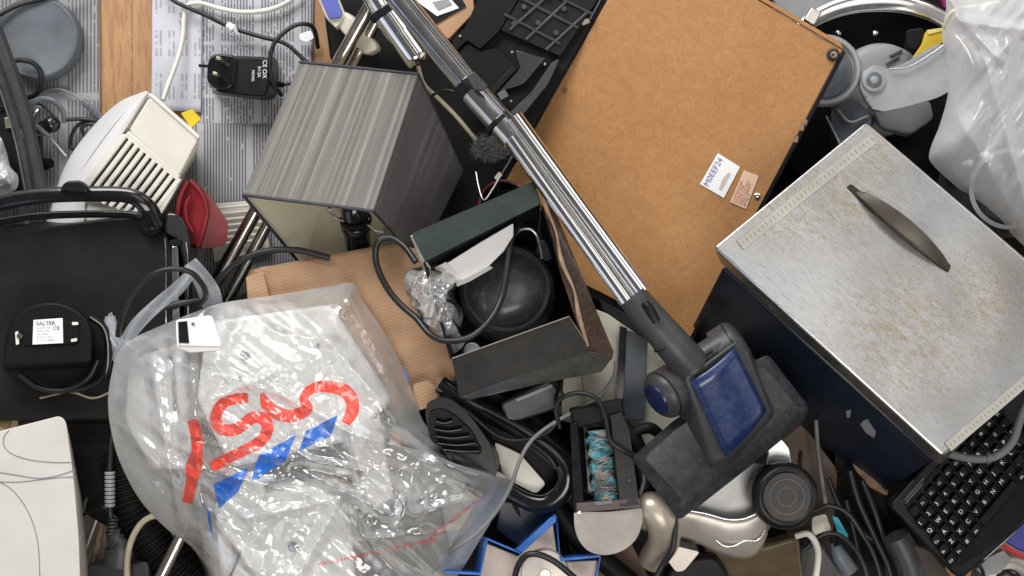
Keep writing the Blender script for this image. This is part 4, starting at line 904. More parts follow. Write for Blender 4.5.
# stickers
def on(t_,pts,name,mat,z,o=.5,**k): return A(name,slab([(x,y,bzz(x,y)) for x,y in pts],.5,off=o+.6),mat,t_,smooth=0,**k)
s1=on(t,[(718,153),(740,167),(724,198),(700,184)],'sticker',PAPER,0,label='white sticker with handwritten letters')
A('handwriting',textg('M0EEF24',(708,187),(.5,-.9),6.2,zt=lambda x,y:bzz(x,y)+1.6),M('faded_blue_pen',(.2,.18,.36),.7,dust=0),s1,smooth=0)
A('stamp_mark',slab([(x,y,bzz(x,y)) for x,y in ((723,178),(729,172),(731,174),(722,190),(719,189))],.3,off=1.5),M('faded_stamp',(.52,.46,.42),.8,dust=0),s1)
s2=on(t,[(744,170),(759,176),(746,209),(730,202)],'sticker',M('pink_sticker',(.74,.52,.38),.7,var=.08,dust=.2,dc=(.6,.3,.2)),0,label='small pinkish sticker with red print')
for k in range(5): A('sticker_print',textg(['CAUTION RISK','OF ELECTRIC','SHOCK DO NOT','OPEN CABINET','AFTER 27'][k],(734+k*2.8,202+k*1.2),(.4,-.93),2.5,zt=lambda x,y:bzz(x,y)+1.6),M('faded_red_ink%d'%k,(.5,.17,.1),.7,dust=0) if k<4 else GINK,s2,smooth=0)
# ================================================================= vacuum cleaner wand and head
t=T('vacuum_wand','long chrome vacuum tube with black clips and blue panelled floor head','vacuum wand',(560,200,40))
zt1=40
A('upper_tube',tube([(386,-18,20),(468,84,30),(513,133,38)],12.5,8,32,smooth=False),CHR,t,smooth=60)
A('inner_tube',tube([(500,122,40),(564,212,48),(627,301,56)],[9,8.2,8.2],8,28),CHR,t,smooth=60)
A('inner_tube',tube([(514,118,42),(580,208,50),(642,292,58)],[9.5,8.4,8.4],8,28),CHR,t,smooth=60)
A('guide_rail',tube([(508,122,50),(572,210,57),(634,296,64)],1.8,6,12),BRC,t,smooth=60)
A('tube_rib',tube([(398,-14,34),(474,78,42),(504,112,46)],3.0,6,12),CHR,t,smooth=60)
A('tube_rib',tube([(378,-14,30),(452,74,38),(486,112,42)],2.4,6,12),M('bluish_chrome',(.45,.5,.62),.12,metal=1),t,smooth=60)
dax=(V(513,133,38)-V(386,-18,20)).normalized()
A('clip_ring',lathe((470,87,30),tuple(dax),[(14,-7),(16,-6),(16,6),(14,7)],34),BLK,t)
A('clip_tab',slab(rp([(466,76,62),(474,71,62),(488,86,62),(482,91,62),(474,90,60)],2),8),DGR,t,bevel=1)
A('sleeve',tube([(473,92,32),(514,138,39)],[13.6,13.6],1,32,smooth=False),CHR,t,smooth=60)
A('clip_ring',lathe((498,124,36),tuple(dax),[(14.6,-2.5),(15.6,-2),(15.6,2),(14.6,2.5)],34),BLK,t)
A('connector',tube([(632,296,58),(650,318,58),(676,348,56),(692,366,50)],[15,16.5,18,19],8,32),DGR,t,smooth=60)
A('connector_seam',lathe((668,340,56),tuple((V(692,366,50)-V(650,318,58)).normalized()),[(17.6,-1),(18.4,0),(17.6,1)],34),BLK,t)
A('release_button',tube([(645,303,74),(650,310,76),(657,322,76)],[4.5,5,4.5],6,16),BLK,t,smooth=60)
A('joint_barrel',tube([(676,380,44),(702,358,44),(724,344,44)],[13,14,14],6,30),DGR,t,smooth=60)
A('joint_rib',tube([(676,372,58),(712,350,58)],2.2,1,10,smooth=False),BLK,t)
for (c,d,r,cap) in (((669,391,40),(-.75,-.42,.42),25,CAPB),((728,349,36),(.8,.55,.15),25,BLKM)):
    w=A('wheel',lathe(c,d,[(r*.8,-12),(r,-9),(r,8),(r*.96,12),(r*.8,16),(r*.5,18) ,(0,18.6)],44),DGR,t,smooth=50,label='left wheel with blue hub cap' if cap is CAPB else 'right wheel in plain grey')
    A('wheel_groove',lathe(c,d,[(r+.2,7),(r+.4,8),(r+.2,9)],44),BLK,w)
    if cap is CAPB: A('hub_cap',lathe(c,d,[(r*.66,16.5),(r*.6,18.8),(r*.4,19.4),(0,19.8)],40),CAPB,w)
hd=rp([(631,458,16),(673,421,26),(710,396,30),(752,362,28),(768,354,22),(810,408,14),(800,424,10),(744,470,10),(690,512,10),(679,520,8)],[6,3,30,4,6,8,8,20,4,5],5)
hd2=rp([(635,468,-34),(690,420,-34),(760,366,-34),(768,364,-34),(806,412,-34),(800,424,-34),(744,468,-34),(684,516,-34),(678,518,-34)],[6,3,4,6,8,8,20,4,5],5)
top_in=[(644,458,30),(674,431,36),(712,404,38),(752,372,36),(764,366,32),(796,406,26),(788,416,24),(738,456,24),(690,492,24),(682,498,22)]
top_in=rp(top_in,[6,3,30,4,6,8,8,20,4,5],5)
rings=[[V(*p) for p in r] for r in ([(p[0]+1,p[1]+1,-36) for p in hd],[(p[0],p[1],p[2]-2) for p in hd],top_in)]
A('floor_head',loft(rings),M('scuffed_charcoal',(.03,.031,.034),.34,dust=.5,dc=(.26,.27,.28),scr=.7),t,bevel=2.5,seg=3,smooth=35)
A('saddle',hexa([(684,378,66),(736,340,64),(748,352,62),(770,412,42),(768,420,38),(726,460,38),(712,464,38),(700,420,56)],[(676,400,20),(740,344,20),(756,360,20),(778,412,20),(768,424,20),(728,468,20),(708,470,20),(680,430,20)]),DGR,t,bevel=3,seg=3)
pn=patch([(690,381,67),(734,347,65),(766,410,46),(724,456,43)],8,8,bulge=5,off=2.5)
cx=V(728,400,60)
A('blue_panel',pn,BLUP,t,smooth=60,solid=3)
cable('black flex hanging from the floor head past the silver handle',[(674,512,-6),(675,530,0),(672,550,0),(662,566,-6),(650,590,-10)],3.0)
# ================================================================= enamel bin with tin lid
t=T('bread_bin','navy enamel metal box with worn steel lid and arched handle','metal box',(860,300,-150))
Lc,Tc,Rc,Bc=(713,247,46),(866,121,30),(1096,318,46),(943,457,66)
lidz=planez(Lc,Tc,Bc)
A('lid',hexa(rp([Lc,Tc,(Rc[0],Rc[1],lidz(*Rc[:2])),Bc],[5,5,5,5],4),rp([(719,262,24),(866,138,8),(1090,322,22),(939,466,40)],[5,5,5,5],4)),TIN,t,bevel=2.6,seg=4)
nb=[(722,268,18),(866,150,4),(1080,324,20),(932,460,36)]
A('body',hexa(nb,[(686,338,-120),(830,226,-140),(1010,372,-140),(884,493,-124)]),NAVY,t,bevel=2,seg=3)
A('foot_edge',slab(rp([(852,462,-116),(872,476,-118),(888,490,-118),(886,494,-120),(870,486,-120),(856,470,-120)],1),5,off=4),BRWN,t,bevel=.6)
for q in ([(846,411),(851,410),(850,417),(847,418)],[(860,424),(868,420),(876,432),(874,438),(866,433)],[(862,421),(868,419),(870,423),(866,427)]):
    # enamel chips on the slanting side: lie just proud of the face
    zz_=planez((722,268,18),(932,460,36),(884,493,-124))
    bz=lambda x,y:V(x,y,zz_(x,y)+1.2)
    w=[bz(x,y) for x,y in q]; nn=normal(w)
    if nn.z<0: w.reverse()
    A('enamel_chip',G().add(w,[tuple(range(len(w)))]),GRM,t,smooth=0)
# ruler strips in the lid
for (a,b,wd) in (((740,245),(872,139),5.5),((948,447),(1060,352),5.0)):
    a=Vector(a);b=Vector(b); d=(b-a).normalized(); nn=Vector((-d.y,d.x))*wd
    q=[a-nn,b-nn,b+nn,a+nn]
    r=A('measure_strip',slab([(p.x,p.y,lidz(p.x,p.y)) for p in q],1,off=.7),M('yellowed_strip%d'%int(wd*10),(.44,.43,.37),.42,metal=.45,dust=.5,dc=(.3,.27,.2)),t,bevel=.2)
    for s in (-1,1):
        A('strip_border',tube([(p.x,p.y,lidz(p.x,p.y)+.6) for p in (a+nn*s,b+nn*s)],.4,1,5,smooth=False),GRM,r)
    A('strip_border',tube([(p.x,p.y,lidz(p.x,p.y)+.9) for p in (a-nn,a+nn)],.45,1,5,smooth=False),GRM,r)
    L=(b-a).length; k=0
    while k*5+4<L:
        c=a+d*(k*5+4)
        A('strip_tick',tube([(p.x,p.y,lidz(p.x,p.y)+.85) for p in (c-nn*.35,c+nn*.35)],.35,1,4,smooth=False),GINK,r); k+=1
# handle slot and arch
sl=[(846,187),(851,184),(872,200),(912,232),(944,258),(951,266),(948,273),(940,268),(905,239),(868,210)]
A('handle_recess',slab(rp([(x,y,lidz(x,y)) for x,y in sl],2),1,off=.6),M('dark_recess',(.03,.026,.02),.6,metal=.3,dust=.4),t)
rings=[]
for i in range(21):
    f=i/20; x=856+(948-856)*f; y=193+(270-193)*f; h=16*math.sin(math.pi*f)**.7; w=2+9*math.sin(math.pi*f)**.6
    z=lidz(x,y)
    nx,ny=.62,-.72
    rings.append([V(x+nx*a*w*1.3,y+ny*a*w*1.3,z+1+h*bb) for a,bb in ((-.25,.2),(-.1,.95),(.4,1.1),(1,1.15),(1.05,.95),(.4,.85),(0,.3))])
A('arched_handle',loft(rings),M('tarnished_steel',(.075,.066,.052),.42,metal=.5,dust=.5,dc=(.15,.12,.09)),t,smooth=50)
# ================================================================= fan heater / mixer, upper right
t=T('grey_stand_mixer','grey plastic appliance with flat paddle arm and round hub','appliance',(890,90,-150))
A('body',lathe((882,90,-108),(0,-.12,1),[(40,-60),(47,-10),(45,0),(40,3),(0,5)],60),GRM,t,smooth=50)
A('lower_housing',hexa(rp([(836,106,-84),(858,101,-80),(870,112,-78),(872,124,-78),(850,148,-88),(838,140,-88),(830,122,-88)],6),rp([(830,112,-140),(858,98,-140),(880,112,-140),(880,140,-140),(850,162,-140),(830,150,-140)],6)),GRP,t,bevel=4,seg=4)
A('seam_ring',tube([(826,116,-80),(832,128,-78),(840,144,-78),(846,158,-80)],1.2,8,8),GRM,t)
pa=rp([(872,109,-58),(884,70,-52),(906,64,-50),(926,52,-48),(942,42,-46),(948,58,-46),(953,84,-48),(952,90,-50),(938,98,-52),(910,106,-55),(884,112,-58)],[1,3,8,8,6,3,3,3,12,8,2],5)
A('paddle_arm',slab(pa,24),M('dusty_grey_paddle',(.30,.315,.325),.45,dust=.5,dc=(.48,.48,.46),scr=.4),t,bevel=6,seg=5)
A('hub_plate',slab(rp([(862,72,-54),(874,65,-52),(888,68,-52),(874,110,-58),(868,104,-58),(860,88,-56)],4),10),GRM,t,bevel=1.4)
for r,h in ((12,0),(8,1.6),(4,3)): A('hub_ring',lathe((874,80,-53+h),(0,0,1),[(r,-2),(r,1),(r-1.4,2),(0,2)],36),GRM if r!=8 else GRP,t)
A('hub_screw',lathe((866,97,-53),(0,0,1),[(1.6,0),(1.4,1),(0,1)],14),GRP,t)
A('arm_ridge',tube([(889,69,-46),(908,67,-44),(928,56,-42),(944,45,-40)],1.0,8,8),STL,t,smooth=60)
A('arm_web',hexa(rp([(872,108,-70),(930,100,-66),(934,118,-84),(910,134,-92),(880,128,-90)],6),rp([(874,112,-130),(926,104,-130),(930,122,-130),(908,138,-130),(882,132,-130)],6)),GRM,t,bevel=4,seg=3)
A('housing_ridge',tube([(838,110,-78),(850,122,-76),(868,116,-76)],1.4,8,8),GRM,t,smooth=60)
A('rib',tube([(890,56,-98),(902,50,-98)],1.2,1,8,smooth=False),GRP,t)
A('rib',tube([(886,64,-98),(899,56,-98)],1.2,1,8,smooth=False),GRP,t)
t=T('plastic_dish','pale grey dished disc partly behind the hardboard corner','dish',(830,70,-110))
A('rim',lathe((825,70,-60),(-.1,0,1),[(36,-8),(36,-2),(34,1.5),(31,2),(29.5,0),(29,-5),(0,-6)],64),GRM,t,smooth=50,bevel=.3)
A('wheel_dish',lathe((825,70,-60),(-.1,0,1),[(28,-5),(27,-3),(20,-4),(12,-4.5),(10,-2.5),(0,-2.5)],56),GRP,t,smooth=50)
t=T('chrome_rim_bowl','large black bowl with bright chrome rim at top right','bowl',(870,30,-160))
A('bowl',lathe((872,112,-150),(0,.05,1),[(0,-20),(70,-18),(92,-8),(104,14),(108,36),(107,37),(101,16),(90,-4),(66,-14),(0,-16)],90),BLK,t,smooth=50)
A('chrome_rim',tube([(772,60,-108),(790,38,-104),(812,20,-100),(842,7,-97),(876,2,-96),(912,6,-97),(944,20,-100),(966,42,-104),(978,66,-108)],[6,6,8,9,10,9,8,6,5],12,24,flat=.45),CHR,t,smooth=60)
A('rim_bracket',obox((812,17,-84),(12,16,8),-30),BRC,t,bevel=1.5)
A('bowl_rivet',lathe((838,33,-96),(0,-.5,.8),[(3,0),(2.6,2),(0,2.5)],18),CHR,t)
A('bowl_rivet',lathe((875,33,-96),(0,-.5,.8),[(3,0),(2.6,2),(0,2.5)],18),CHR,t)
box('grey_cover','mottled grey metal cover behind the chrome rim, top right','cover',[(770,-30,-120),(850,-40,-120),(838,4,-120),(800,24,-120),(776,10,-120)],10,GRM,b=2)
t=T('yellow_trowel','yellow plastic handle with black grip left of the milky bag','tool',(925,45,-120))
A('yellow_handle',slab(rp([(926,31,-70),(943,28,-68),(944,42,-68),(934,50,-70),(918,62,-72),(911,60,-74),(922,44,-72)],2),8),YELP,t,bevel=1.6)
A('black_grip',slab(rp([(906,30,-80),(924,27,-78),(926,38,-78),(916,52,-80),(906,48,-82)],4),9),BLKM,t,bevel=2)
A('highlight_band',slab([(927,30,-68),(943,27.5,-67),(943,31,-67),(928,34,-68)],2),M('pale_yellow',(.75,.6,.2),.4),t)
box('magenta_packet','small strip of magenta packaging at the very top right','packet',[(938,-10,-110),(962,-12,-110),(960,5,-112),(944,8,-112)],6,M('magenta_card',(.25,.02,.16),.5),b=1)
# milky bag
MO=[(946,10),(952,-20),(1010,-60),(1120,-60),(1140,120),(1120,300),(1060,280),(1024,246),(990,214),(958,188),(932,164),(930,150),(940,124),(948,92),(946,60),(942,36)]
def hm(x,y,f):
    z=-50+70*(1-f**4)
    env=1-f**6
    u=(x*.6-y*.8); w=(x*.8+y*.6)
    for a,b,am,wd in (((950,20),(1024,30),12,10),((1006,40),(945,180),16,22),((985,60),(1024,200),9,12),((1010,30),(1000,200),9,12),((955,15),(1000,60),8,9),((960,120),(1024,230),8,14)):
        d,t_=segd(x,y,a,b)
        if d<wd: z+=.8*am*env*(1-d/wd)**1.3
    z+=env*(6*noise.noise(Vector((w*.04,u*.008,1)))+3.2*(1-2*abs(noise.noise(Vector((w*.08,u*.010,5)))))+.9*(1-2*abs(noise.noise(Vector((w*.2,u*.02,8))))))
    return z
t=T('milky_bin_bag','milky translucent plastic bag stretched over dark objects, right edge','plastic bag',(1000,100,-140))
A('film',sheet(MO,(1030,100),hm,80,260,back=-135),MILK,t,smooth=180)
A('knotted_rim',tube([(944,26,-44),(950,14,-30),(962,8,-20),(978,6,-14),(1000,2,-10)],2.2,8,8),M('yellowish_film_edge',(.7,.68,.5),.4),t,smooth=60)
t=T('dark_fan_motor','dark rounded motor housing seen through the milky bag','motor',(1000,180,-120))
A('housing',lathe((1004,186,-60),(0,0,1),[(52,-40),(52,0),(44,14),(20,22),(0,24)],48),DGR,t,smooth=50)
A('band',lathe((1004,190,-45),(0,0,1),[(38,8),(40,12),(36,14)],48),GRM,t)
for x,y in ((981,156),(965,164)): A('bolt',lathe((x,y,-40),(0,0,1),[(3,0),(3,14),(0,15)],18),WHP,t)
box('dark_flat_board','tall dark board standing inside the milky bag','board',[(1002,40,-20),(1030,36,-10),(1060,150,-20),(960,170,-60),(944,168,-64)],10,M('slate_board',(.09,.09,.1),.5),b=1)
# ================================================================= keyboard
t=T('keyboard','compact black keyboard with white legends in the lower right corner','keyboard',(970,490,-60))
kz=-30
ku=Vector((.645,-.764)); kv=Vector((.60,.80)); ko=Vector((915,511))
def kp(r,c): return ko+ku*c*12.9+kv*r*13.0
A('case',slab(rp([(890,506,kz-6),(1030,345,kz-6),(1120,440,kz-6),(964,578,kz-6),(957,577,kz-6)],[5,4,4,5,5]),16),BLK,t,bevel=3,seg=3)
A('case_step',slab(rp([(903,506,kz-5),(1036,352,kz-5),(1110,440,kz-5),(1004,538,kz-5),(962,566,kz-5),(956,565,kz-5)],[4,4,4,4,4,4]),2),BLKG,t,bevel=1)
A('brand_strip',slab([(904,499,kz-4.2),(923,477,kz-4.2),(925,479,kz-4.2),(906,501,kz-4.2)],.6),DGR,t)
rows=[(0,0,['','F1','F2','F3','F4','F5','F6','F7','F8','F9','F0']),
(1,-.1,['1','2','3','4','5','6','7','8','9','0','-']),
(2,.1,['Q','W','E','R','T','Y','U','I','O','P','[']),
(3,.0,['Ca','A','S','D','F','G','H','J','K','L',';',"'"]),
(4,.0,['Sh','Z','X','C','V','B','N','M',',','.','/']),
(5,.0,['Ctl','Fn','#','Alt'])]
def key(r,c,w,leg,h=11):
    p=kp(r*.93,c)+ku*(w-11)*0
    a=p-ku*5.6-kv*5.3; b=a+ku*w; c2=b+kv*10.6; d=a+kv*10.6
    g=hexa(rp([(q.x,q.y,kz+.6) for q in (a+(ku+kv)*1.2,b+(kv-ku)*1.2,c2-(ku+kv)*1.2,d+(ku-kv)*1.2)],1.2,2),rp([(q.x,q.y,kz-4) for q in (a,b,c2,d)],1,2))
    k=A('key',g,BLKM,t,bevel=.3,seg=1)
    if leg:
        o=a+ku*2.4+kv*(7.4)
        A('legend',textg(leg,(o.x,o.y),tuple(ku),(4.4 if len(leg)==1 else 2.8),z=kz+1.2),LEGEND,k,smooth=0)
for r,st,ks in rows:
    for c,leg in enumerate(ks):
        if kp(r,c+st).x<1050 : key(r,c+st,11.3,leg)
key(5,4.05,54,'')
key(5,8.5,11.3,'Alt')
cable('grey cable bowing over the keyboard from under the steel lid',[(932,446,10),(950,454,4),(975,459,2),(996,456,2),(1012,442,2),(1020,420,4),(1030,398,6),(1046,380,8)],4.2,WIREG,n=12)
A('strain_collar',lathe((988,458,2),(1,.1,0),[(5,-2),(5.6,-1),(5.6,1),(5,2)],20),WIREG,label='moulded collar on the grey cable over the keyboard',cat='cable collar')
# bottom right corner
t=T('blue_red_gadget','purple blue plastic gadget with red band, bottom right corner','gadget',(1010,530,-110))
A('blue_shell',slab(rp([(996,536,-60),(1016,506,-56),(1060,510,-56),(1060,560,-60),(1020,552,-60)],5),16),M('violet_blue_plastic',(.07,.07,.32),.3,dust=.3,dc=(.4,.4,.55)),t,bevel=3,seg=3)
A('red_band',tube([(994,540,-54),(1010,550,-54),(1030,560,-54)],2,6,8),M('red_stripe_plastic',(.5,.02,.04),.35),t,smooth=60)
A('red_band',tube([(1014,510,-50),(1024,516,-50),(1040,522,-50)],2,6,8),bpy.data.materials['red_stripe_plastic'],t,smooth=60)
t=T('chrome_clamp','curved chrome clamp edge beside the keyboard corner','clamp',(1000,530,-80))
A('jaw',slab(rp([(976,556,-50),(994,538,-46),(1010,530,-44),(1020,508,-42),(1024,512,-42),(1017,532,-44),(1008,540,-46),(984,562,-50)],5),7),STL,t,bevel=2,seg=3)
A('tip',lathe((981,556,-44),(0,0,1),[(4,-3),(4,1),(0,3)],20),YELP,t)
t=T('silver_lens_ring','silver round lens ring at the bottom right edge','lens',(1005,570,-100))
A('barrel',lathe((1010,586,-80),(0,0,1),[(32,-20),(32,0),(29,4),(25,4),(23,0),(18,1),(17,-4),(0,-4)],56),SIL,t,smooth=50)
A('glass',lathe((1010,586,-80),(0,0,1),[(16,-3),(10,0),(0,1)],40),MIRR,t,smooth=60)
box('grey_bracket','flat grey bracket beside the lens ring','bracket',rp([(988,558,-66),(1004,550,-66),(1012,560,-68),(1000,574,-70),(984,576,-70),(976,570,-70)],2),6,GRM,b=1)
cable('thin black lead over the silver lens ring',[(972,560,-40),(980,566,-40),(984,578,-44),(982,600,-50)],1.8)
# ================================================================= lower centre
t=T('silver_hand_vacuum','silver and grey hand vacuum body with curved bumper edge','hand vacuum',(690,510,-100))
A('body',hexa(rp([(628,500,-24),(664,503,-22),(690,498,-22),(712,470,-20),(745,462,-20),(775,466,-24),(770,520,-24),(752,538,-24),(700,536,-24),(640,514,-24)],[6,4,6,8,8,8,10,10,8,6]),rp([(630,505,-80),(700,500,-80),(745,470,-80),(780,476,-80),(770,530,-80),(750,545,-80),(700,545,-80),(640,530,-80)],6)),M('silver_hood',(.34,.34,.34),.38,metal=.35,dust=.5,dc=(.6,.58,.55),scr=.4),t,bevel=4,seg=4)
bl=[];pts=[(640,509),(660,512),(684,511),(705,514),(728,520),(745,519),(757,514),(764,512)]
low=[(642,530),(664,535),(690,540),(715,552),(735,558),(752,557),(762,548),(768,534)]
P1=cat([(x,y,-8) for x,y in pts],6); P2=cat([(x,y,-30) for x,y in low],6)
vs=[];fs=[];m=len(P1)
for j in range(9):
    f=j/8
    for i in range(m): a=P1[i].lerp(P2[i],f); vs.append(V(a.x,a.y,-8-24*f+7*math.sin(math.pi*f)))
for j in range(8):
    for i in range(m-1): k=j*m+i; fs.append((k,k+1,k+m+1,k+m))
g=G().add(vs,[tuple(reversed(f)) for f in fs])
A('bumper',g,SIL,t,smooth=60,solid=5)
A('bumper_lip',tube([(x,y-.5,-6) for x,y in pts],1.1,6,8),CHR,t,smooth=60)
A('bumper_split',tube([(x,y,-14) for x,y in [(716,540),(724,546),(734,546),(745,541),(758,540),(765,530)]],.8,6,8),CHR,t,smooth=60)
A('grey_hinge',slab(rp([(764,440,-12),(780,436,-12),(790,448,-12),(792,466,-14),(766,466,-14),(768,452,-12)],3),8),STL,t,bevel=1.4)
t=T('black_round_knob','black round knob with concentric rings on the hand vacuum','knob',(787,497,10))
A('knob',lathe((787,497,16),(.05,.05,1),[(33,-24),(33.8,-12),(33.4,-6),(31.5,-1.5),(29,.6),(27,1.2),(25.5,1),(24.6,.2),(0,.2)],72),BLK,t,smooth=40,bevel=.4)
A('centre_disc',lathe((787,497,16),(.05,.05,1),[(24.2,-.4),(24,.9),(0,.9)],72),M('brownish_black',(.032,.027,.025),.45,dust=.3,dc=(.12,.11,.1)),t)
for r in (9.5,17.8): A('ring_mark',lathe((787,497,16.9),(.05,.05,1),[(r,-.2),(r-.1,.35),(r-.6,.35),(r-.8,-.2)],60),GRP,t)
t=T('turbo_brush','silver turbo brush head with turquoise roller in black window','vacuum brush',(605,490,-60))
A('silver_nose',hexa(rp([(574,512,4),(608,512,6),(642,508,4),(643,522,0),(637,540,-6),(622,552,-8),(604,556,-8),(588,552,-8),(578,540,-6),(574,526,0)],[2,2,2,8,12,14,14,12,10,8],5),rp([(574,506,-46),(642,504,-46),(643,522,-46),(637,538,-46),(622,548,-46),(604,550,-46),(588,546,-46),(578,536,-46)],6)),SIL,t,bevel=3,seg=4)
A('window_frame',slab(rp([(570,425,6),(577,422,7),(584,512,8),(574,513,4)],1),26),BLK,t,bevel=1)
A('window_frame',slab(rp([(610,416,8),(622,412,6),(630,430,6),(640,506,8),(620,508,8)],1),26),BLK,t,bevel=1)
A('window_frame',slab(rp([(576,503,8),(640,498,8),(641,508,8),(576,513,8)],1),10),M('dark_maroon_edge',(.035,.014,.016),.3),t,bevel=1)
A('window_frame',slab(rp([(570,410,2),(622,400,2),(626,416,2),(574,430,2)],3),24),BLKM,t,bevel=2)
A('window_plate',slab([(578,424,-20),(616,420,-20),(624,505,-20),(583,508,-20)],6),BLKG,t)
A('catch',slab(rp([(594,502,10),(612,500,10),(613,504,10),(595,506,10)],1),3),GRP,t,bevel=.6)
for x,y in ((579,512),(629,480),(622,506)): A('screw',lathe((x,y,10),(0,0,1),[(2,-1),(1.6,.8),(0,1)],14),CHR if x==579 else DGR,t)
P=cat([(598,430,-6),(601,460,-5),(606,503,-4)],24); W=[V(*p) for p in P]
g=tubew(W,[11*K(0)]*len(W),30)
for i,v in enumerate(g.v):
    j,k=divmod(i,30)
    if j<len(W):
        q=1+.16*math.sin(j*.62+k*2*math.pi/30*2)+.22*noise.noise(v*160)+.1*noise.noise(v*420); g.v[i]=W[j]+(v-W[j])*q
def m_roll():
    n=N('turquoise_fibre_roller'); a=n.noise(120,5,rough=.7,vec=n.map((.5,1,1))); b=n.noise(45,3)
    c=n.ramp(a,[(.25,(.015,.03,.035)),(.42,(.025,.12,.15)),(.58,(.07,.27,.31)),(.78,(.28,.43,.44))])
    c=n.mix(n.ramp(b,[(.5,(0,)*3),(.66,(.85,)*3)]),c,(.22,.20,.17))
    return n.done(n.bsdf(c,.8,0,n.bump(a,.8,.002)))
r=A('roller',g,m_roll(),t,smooth=70)
for k in range(34):
    y=436+rnd.uniform(0,66); x=599+(y-432)*.12
    A('hair_strand',tube([(x-11,y+rnd.uniform(-2,5),-4),(x-5,y+rnd.uniform(-3,3),8),(x+3,y+rnd.uniform(-4,3),9),(x+11,y-rnd.uniform(-2,5),-3)],rnd.uniform(.18,.5),6,5),BRWN if k%3 else GRM,r,smooth=60)
tuft((603,488,5),8,90,FLUFF,'lint_clump','small tangle of grey lint on the turquoise roller','lint')
t=T('black_motor_head','black pivoting plastic joint between turquoise roller and floor head','joint',(645,460,-60))
A('arm',tube([(622,424,-24),(634,440,-20),(642,470,-22),(646,500,-26)],[7,9,10,8],8,18),BLKM,t,smooth=60)
A('arm',tube([(634,432,-16),(650,428,-14),(664,438,-18)],[5,6,5],8,14),BLKM,t,smooth=60)
A('clip',tube([(630,452,-12),(640,462,-10),(644,478,-12),(640,494,-14)],2.4,8,10),GRP,t)
# copper-ish handle
A('silver_duct',tube([(640,512,-20),(652,508,-12),(662,520,-12),(664,540,-24),(652,560,-50)],[14,17,17,16,14],10,28),M('warm_silver',(.45,.39,.32),.34,metal=.45,dust=.2),label='warm silver curved duct between turbo brush and hand vacuum',cat='duct',smooth=60)
A('silver_wedge',slab(rp([(652,540,-40),(700,552,-40),(684,571,-44),(676,572,-44)],3),20),SIL,label='small silver wedge below the curved duct',cat='casing',bevel=2,seg=3)
box('amber_glass_jug','brown tinted appliance jug below the black knob','jug',rp([(705,545,-70),(760,548,-68),(800,536,-70),(806,600,-80),(700,610,-80)],10),20,M('amber_plastic',(.10,.07,.035),.15,dust=.4,dc=(.3,.25,.15),coat=.5),b=4)
box('dark_round_casing','dark grooved casing at the bottom edge under the silver wedge','casing',rp([(668,570,-60),(690,560,-58),(716,556,-58),(730,575,-60),(734,620,-70),(660,620,-70)],8),20,BLK,b=4)
# black vacuum body with vents
t=T('vented_vacuum_body','black vacuum body with curved vent slots beside the carrier bag','vacuum body',(460,440,-90))
A('shell',hexa(rp([(424,408,-22),(440,396,-20),(454,400,-20),(474,420,-20),(492,446,-22),(498,474,-24),(490,480,-24),(455,456,-22),(430,440,-22)],8),rp([(414,406,-80),(440,388,-80),(460,396,-80),(486,420,-80),(502,450,-80),(506,490,-80),(480,500,-80),(430,460,-80)],8)),BLK,t,bevel=6,seg=4)
A('vent_panel',slab(rp([(431,411,-17),(443,409,-17),(456,416,-17),(471,430,-17),(482,450,-18),(480,455,-18),(446,450,-18),(431,440,-18),(428,424,-17)],4),4),BLKM,t,bevel=1)
for a,b in (((436,419),(452,419)),((435,427),(462,427)),((436,434),(469,434)),((438,441),(475,441)),((442,447),(479,449))):
    A('vent_slot',tube([(a[0],a[1],-16.5),((a[0]+b[0])/2,a[1]+2,-16.5),(b[0],b[1],-16.5)],1.9,6,8,flat=.4),M('deep_black_%d'%a[1],(.002,.002,.002),.9,dust=0,spec=.05),t)
    A('vent_lip',tube([(a[0],a[1]+2.4,-15.5),((a[0]+b[0])/2,a[1]+4.4,-15),(b[0],b[1]+2.4,-15.5)],.6,6,6),DGR,t)
t=T('black_handle_frame','glossy black loop handle frame with cream insert','handle',(520,450,-80))
A('frame',tube([(440,384,-50),(470,404,-46),(520,430,-42),(556,456,-38),(568,474,-36),(563,492,-38),(546,504,-42),(524,500,-46),(498,480,-52),(480,440,-60)],[9,9,10,10,10,10,10,9,8,8],10,16,flat=.7),BLKG,t,smooth=60)
A('frame_inset',tube([(482,412,-36),(516,432,-32),(548,456,-30),(556,468,-30)],[3,4,4,3],8,10),BLK,t,smooth=60)
A('cream_insert',slab(rp([(494,442,-60),(520,454,-58),(546,484,-58),(536,494,-58),(504,478,-60)],4),6),CRM,t,bevel=1)
A('shell',slab(rp([(452,380,-64),(520,400,-64),(586,470,-66),(590,520,-70),(520,520,-70),(476,440,-66)],8),20),BLKM,t,bevel=3)
t=T('black_door_latch','dark grey moulded latch plate under the open black box','latch',(520,400,-60))
A('plate',slab(rp([(500,404,-34),(550,380,-30),(566,396,-32),(556,410,-34),(524,420,-38),(508,424,-38)],5),14),DGR,t,bevel=2.5,seg=3)
A('ridge',slab([(515,399,-31),(552,384,-28.5),(553,387,-28.5),(517,402,-31)],3),GRM,t,bevel=.5)
cable('black flex curving from under the box over the handle frame',[(448,400,-30),(470,414,-24),(498,436,-22),(524,440,-20),(548,432,-14),(560,414,-12),(556,400,-14),(558,390,-20),(562,376,-30)],2.0,n=12)
cable('long grey flex sweeping from box corner down past the blue star box',[(616,362,-30),(614,376,-20),(600,396,-14),(580,408,-8),(552,424,-4),(532,440,0),(520,460,0),(510,488,-2),(496,512,-6),(476,534,-10),(456,548,-14),(440,560,-40)],2.0,WIREG,n=12)
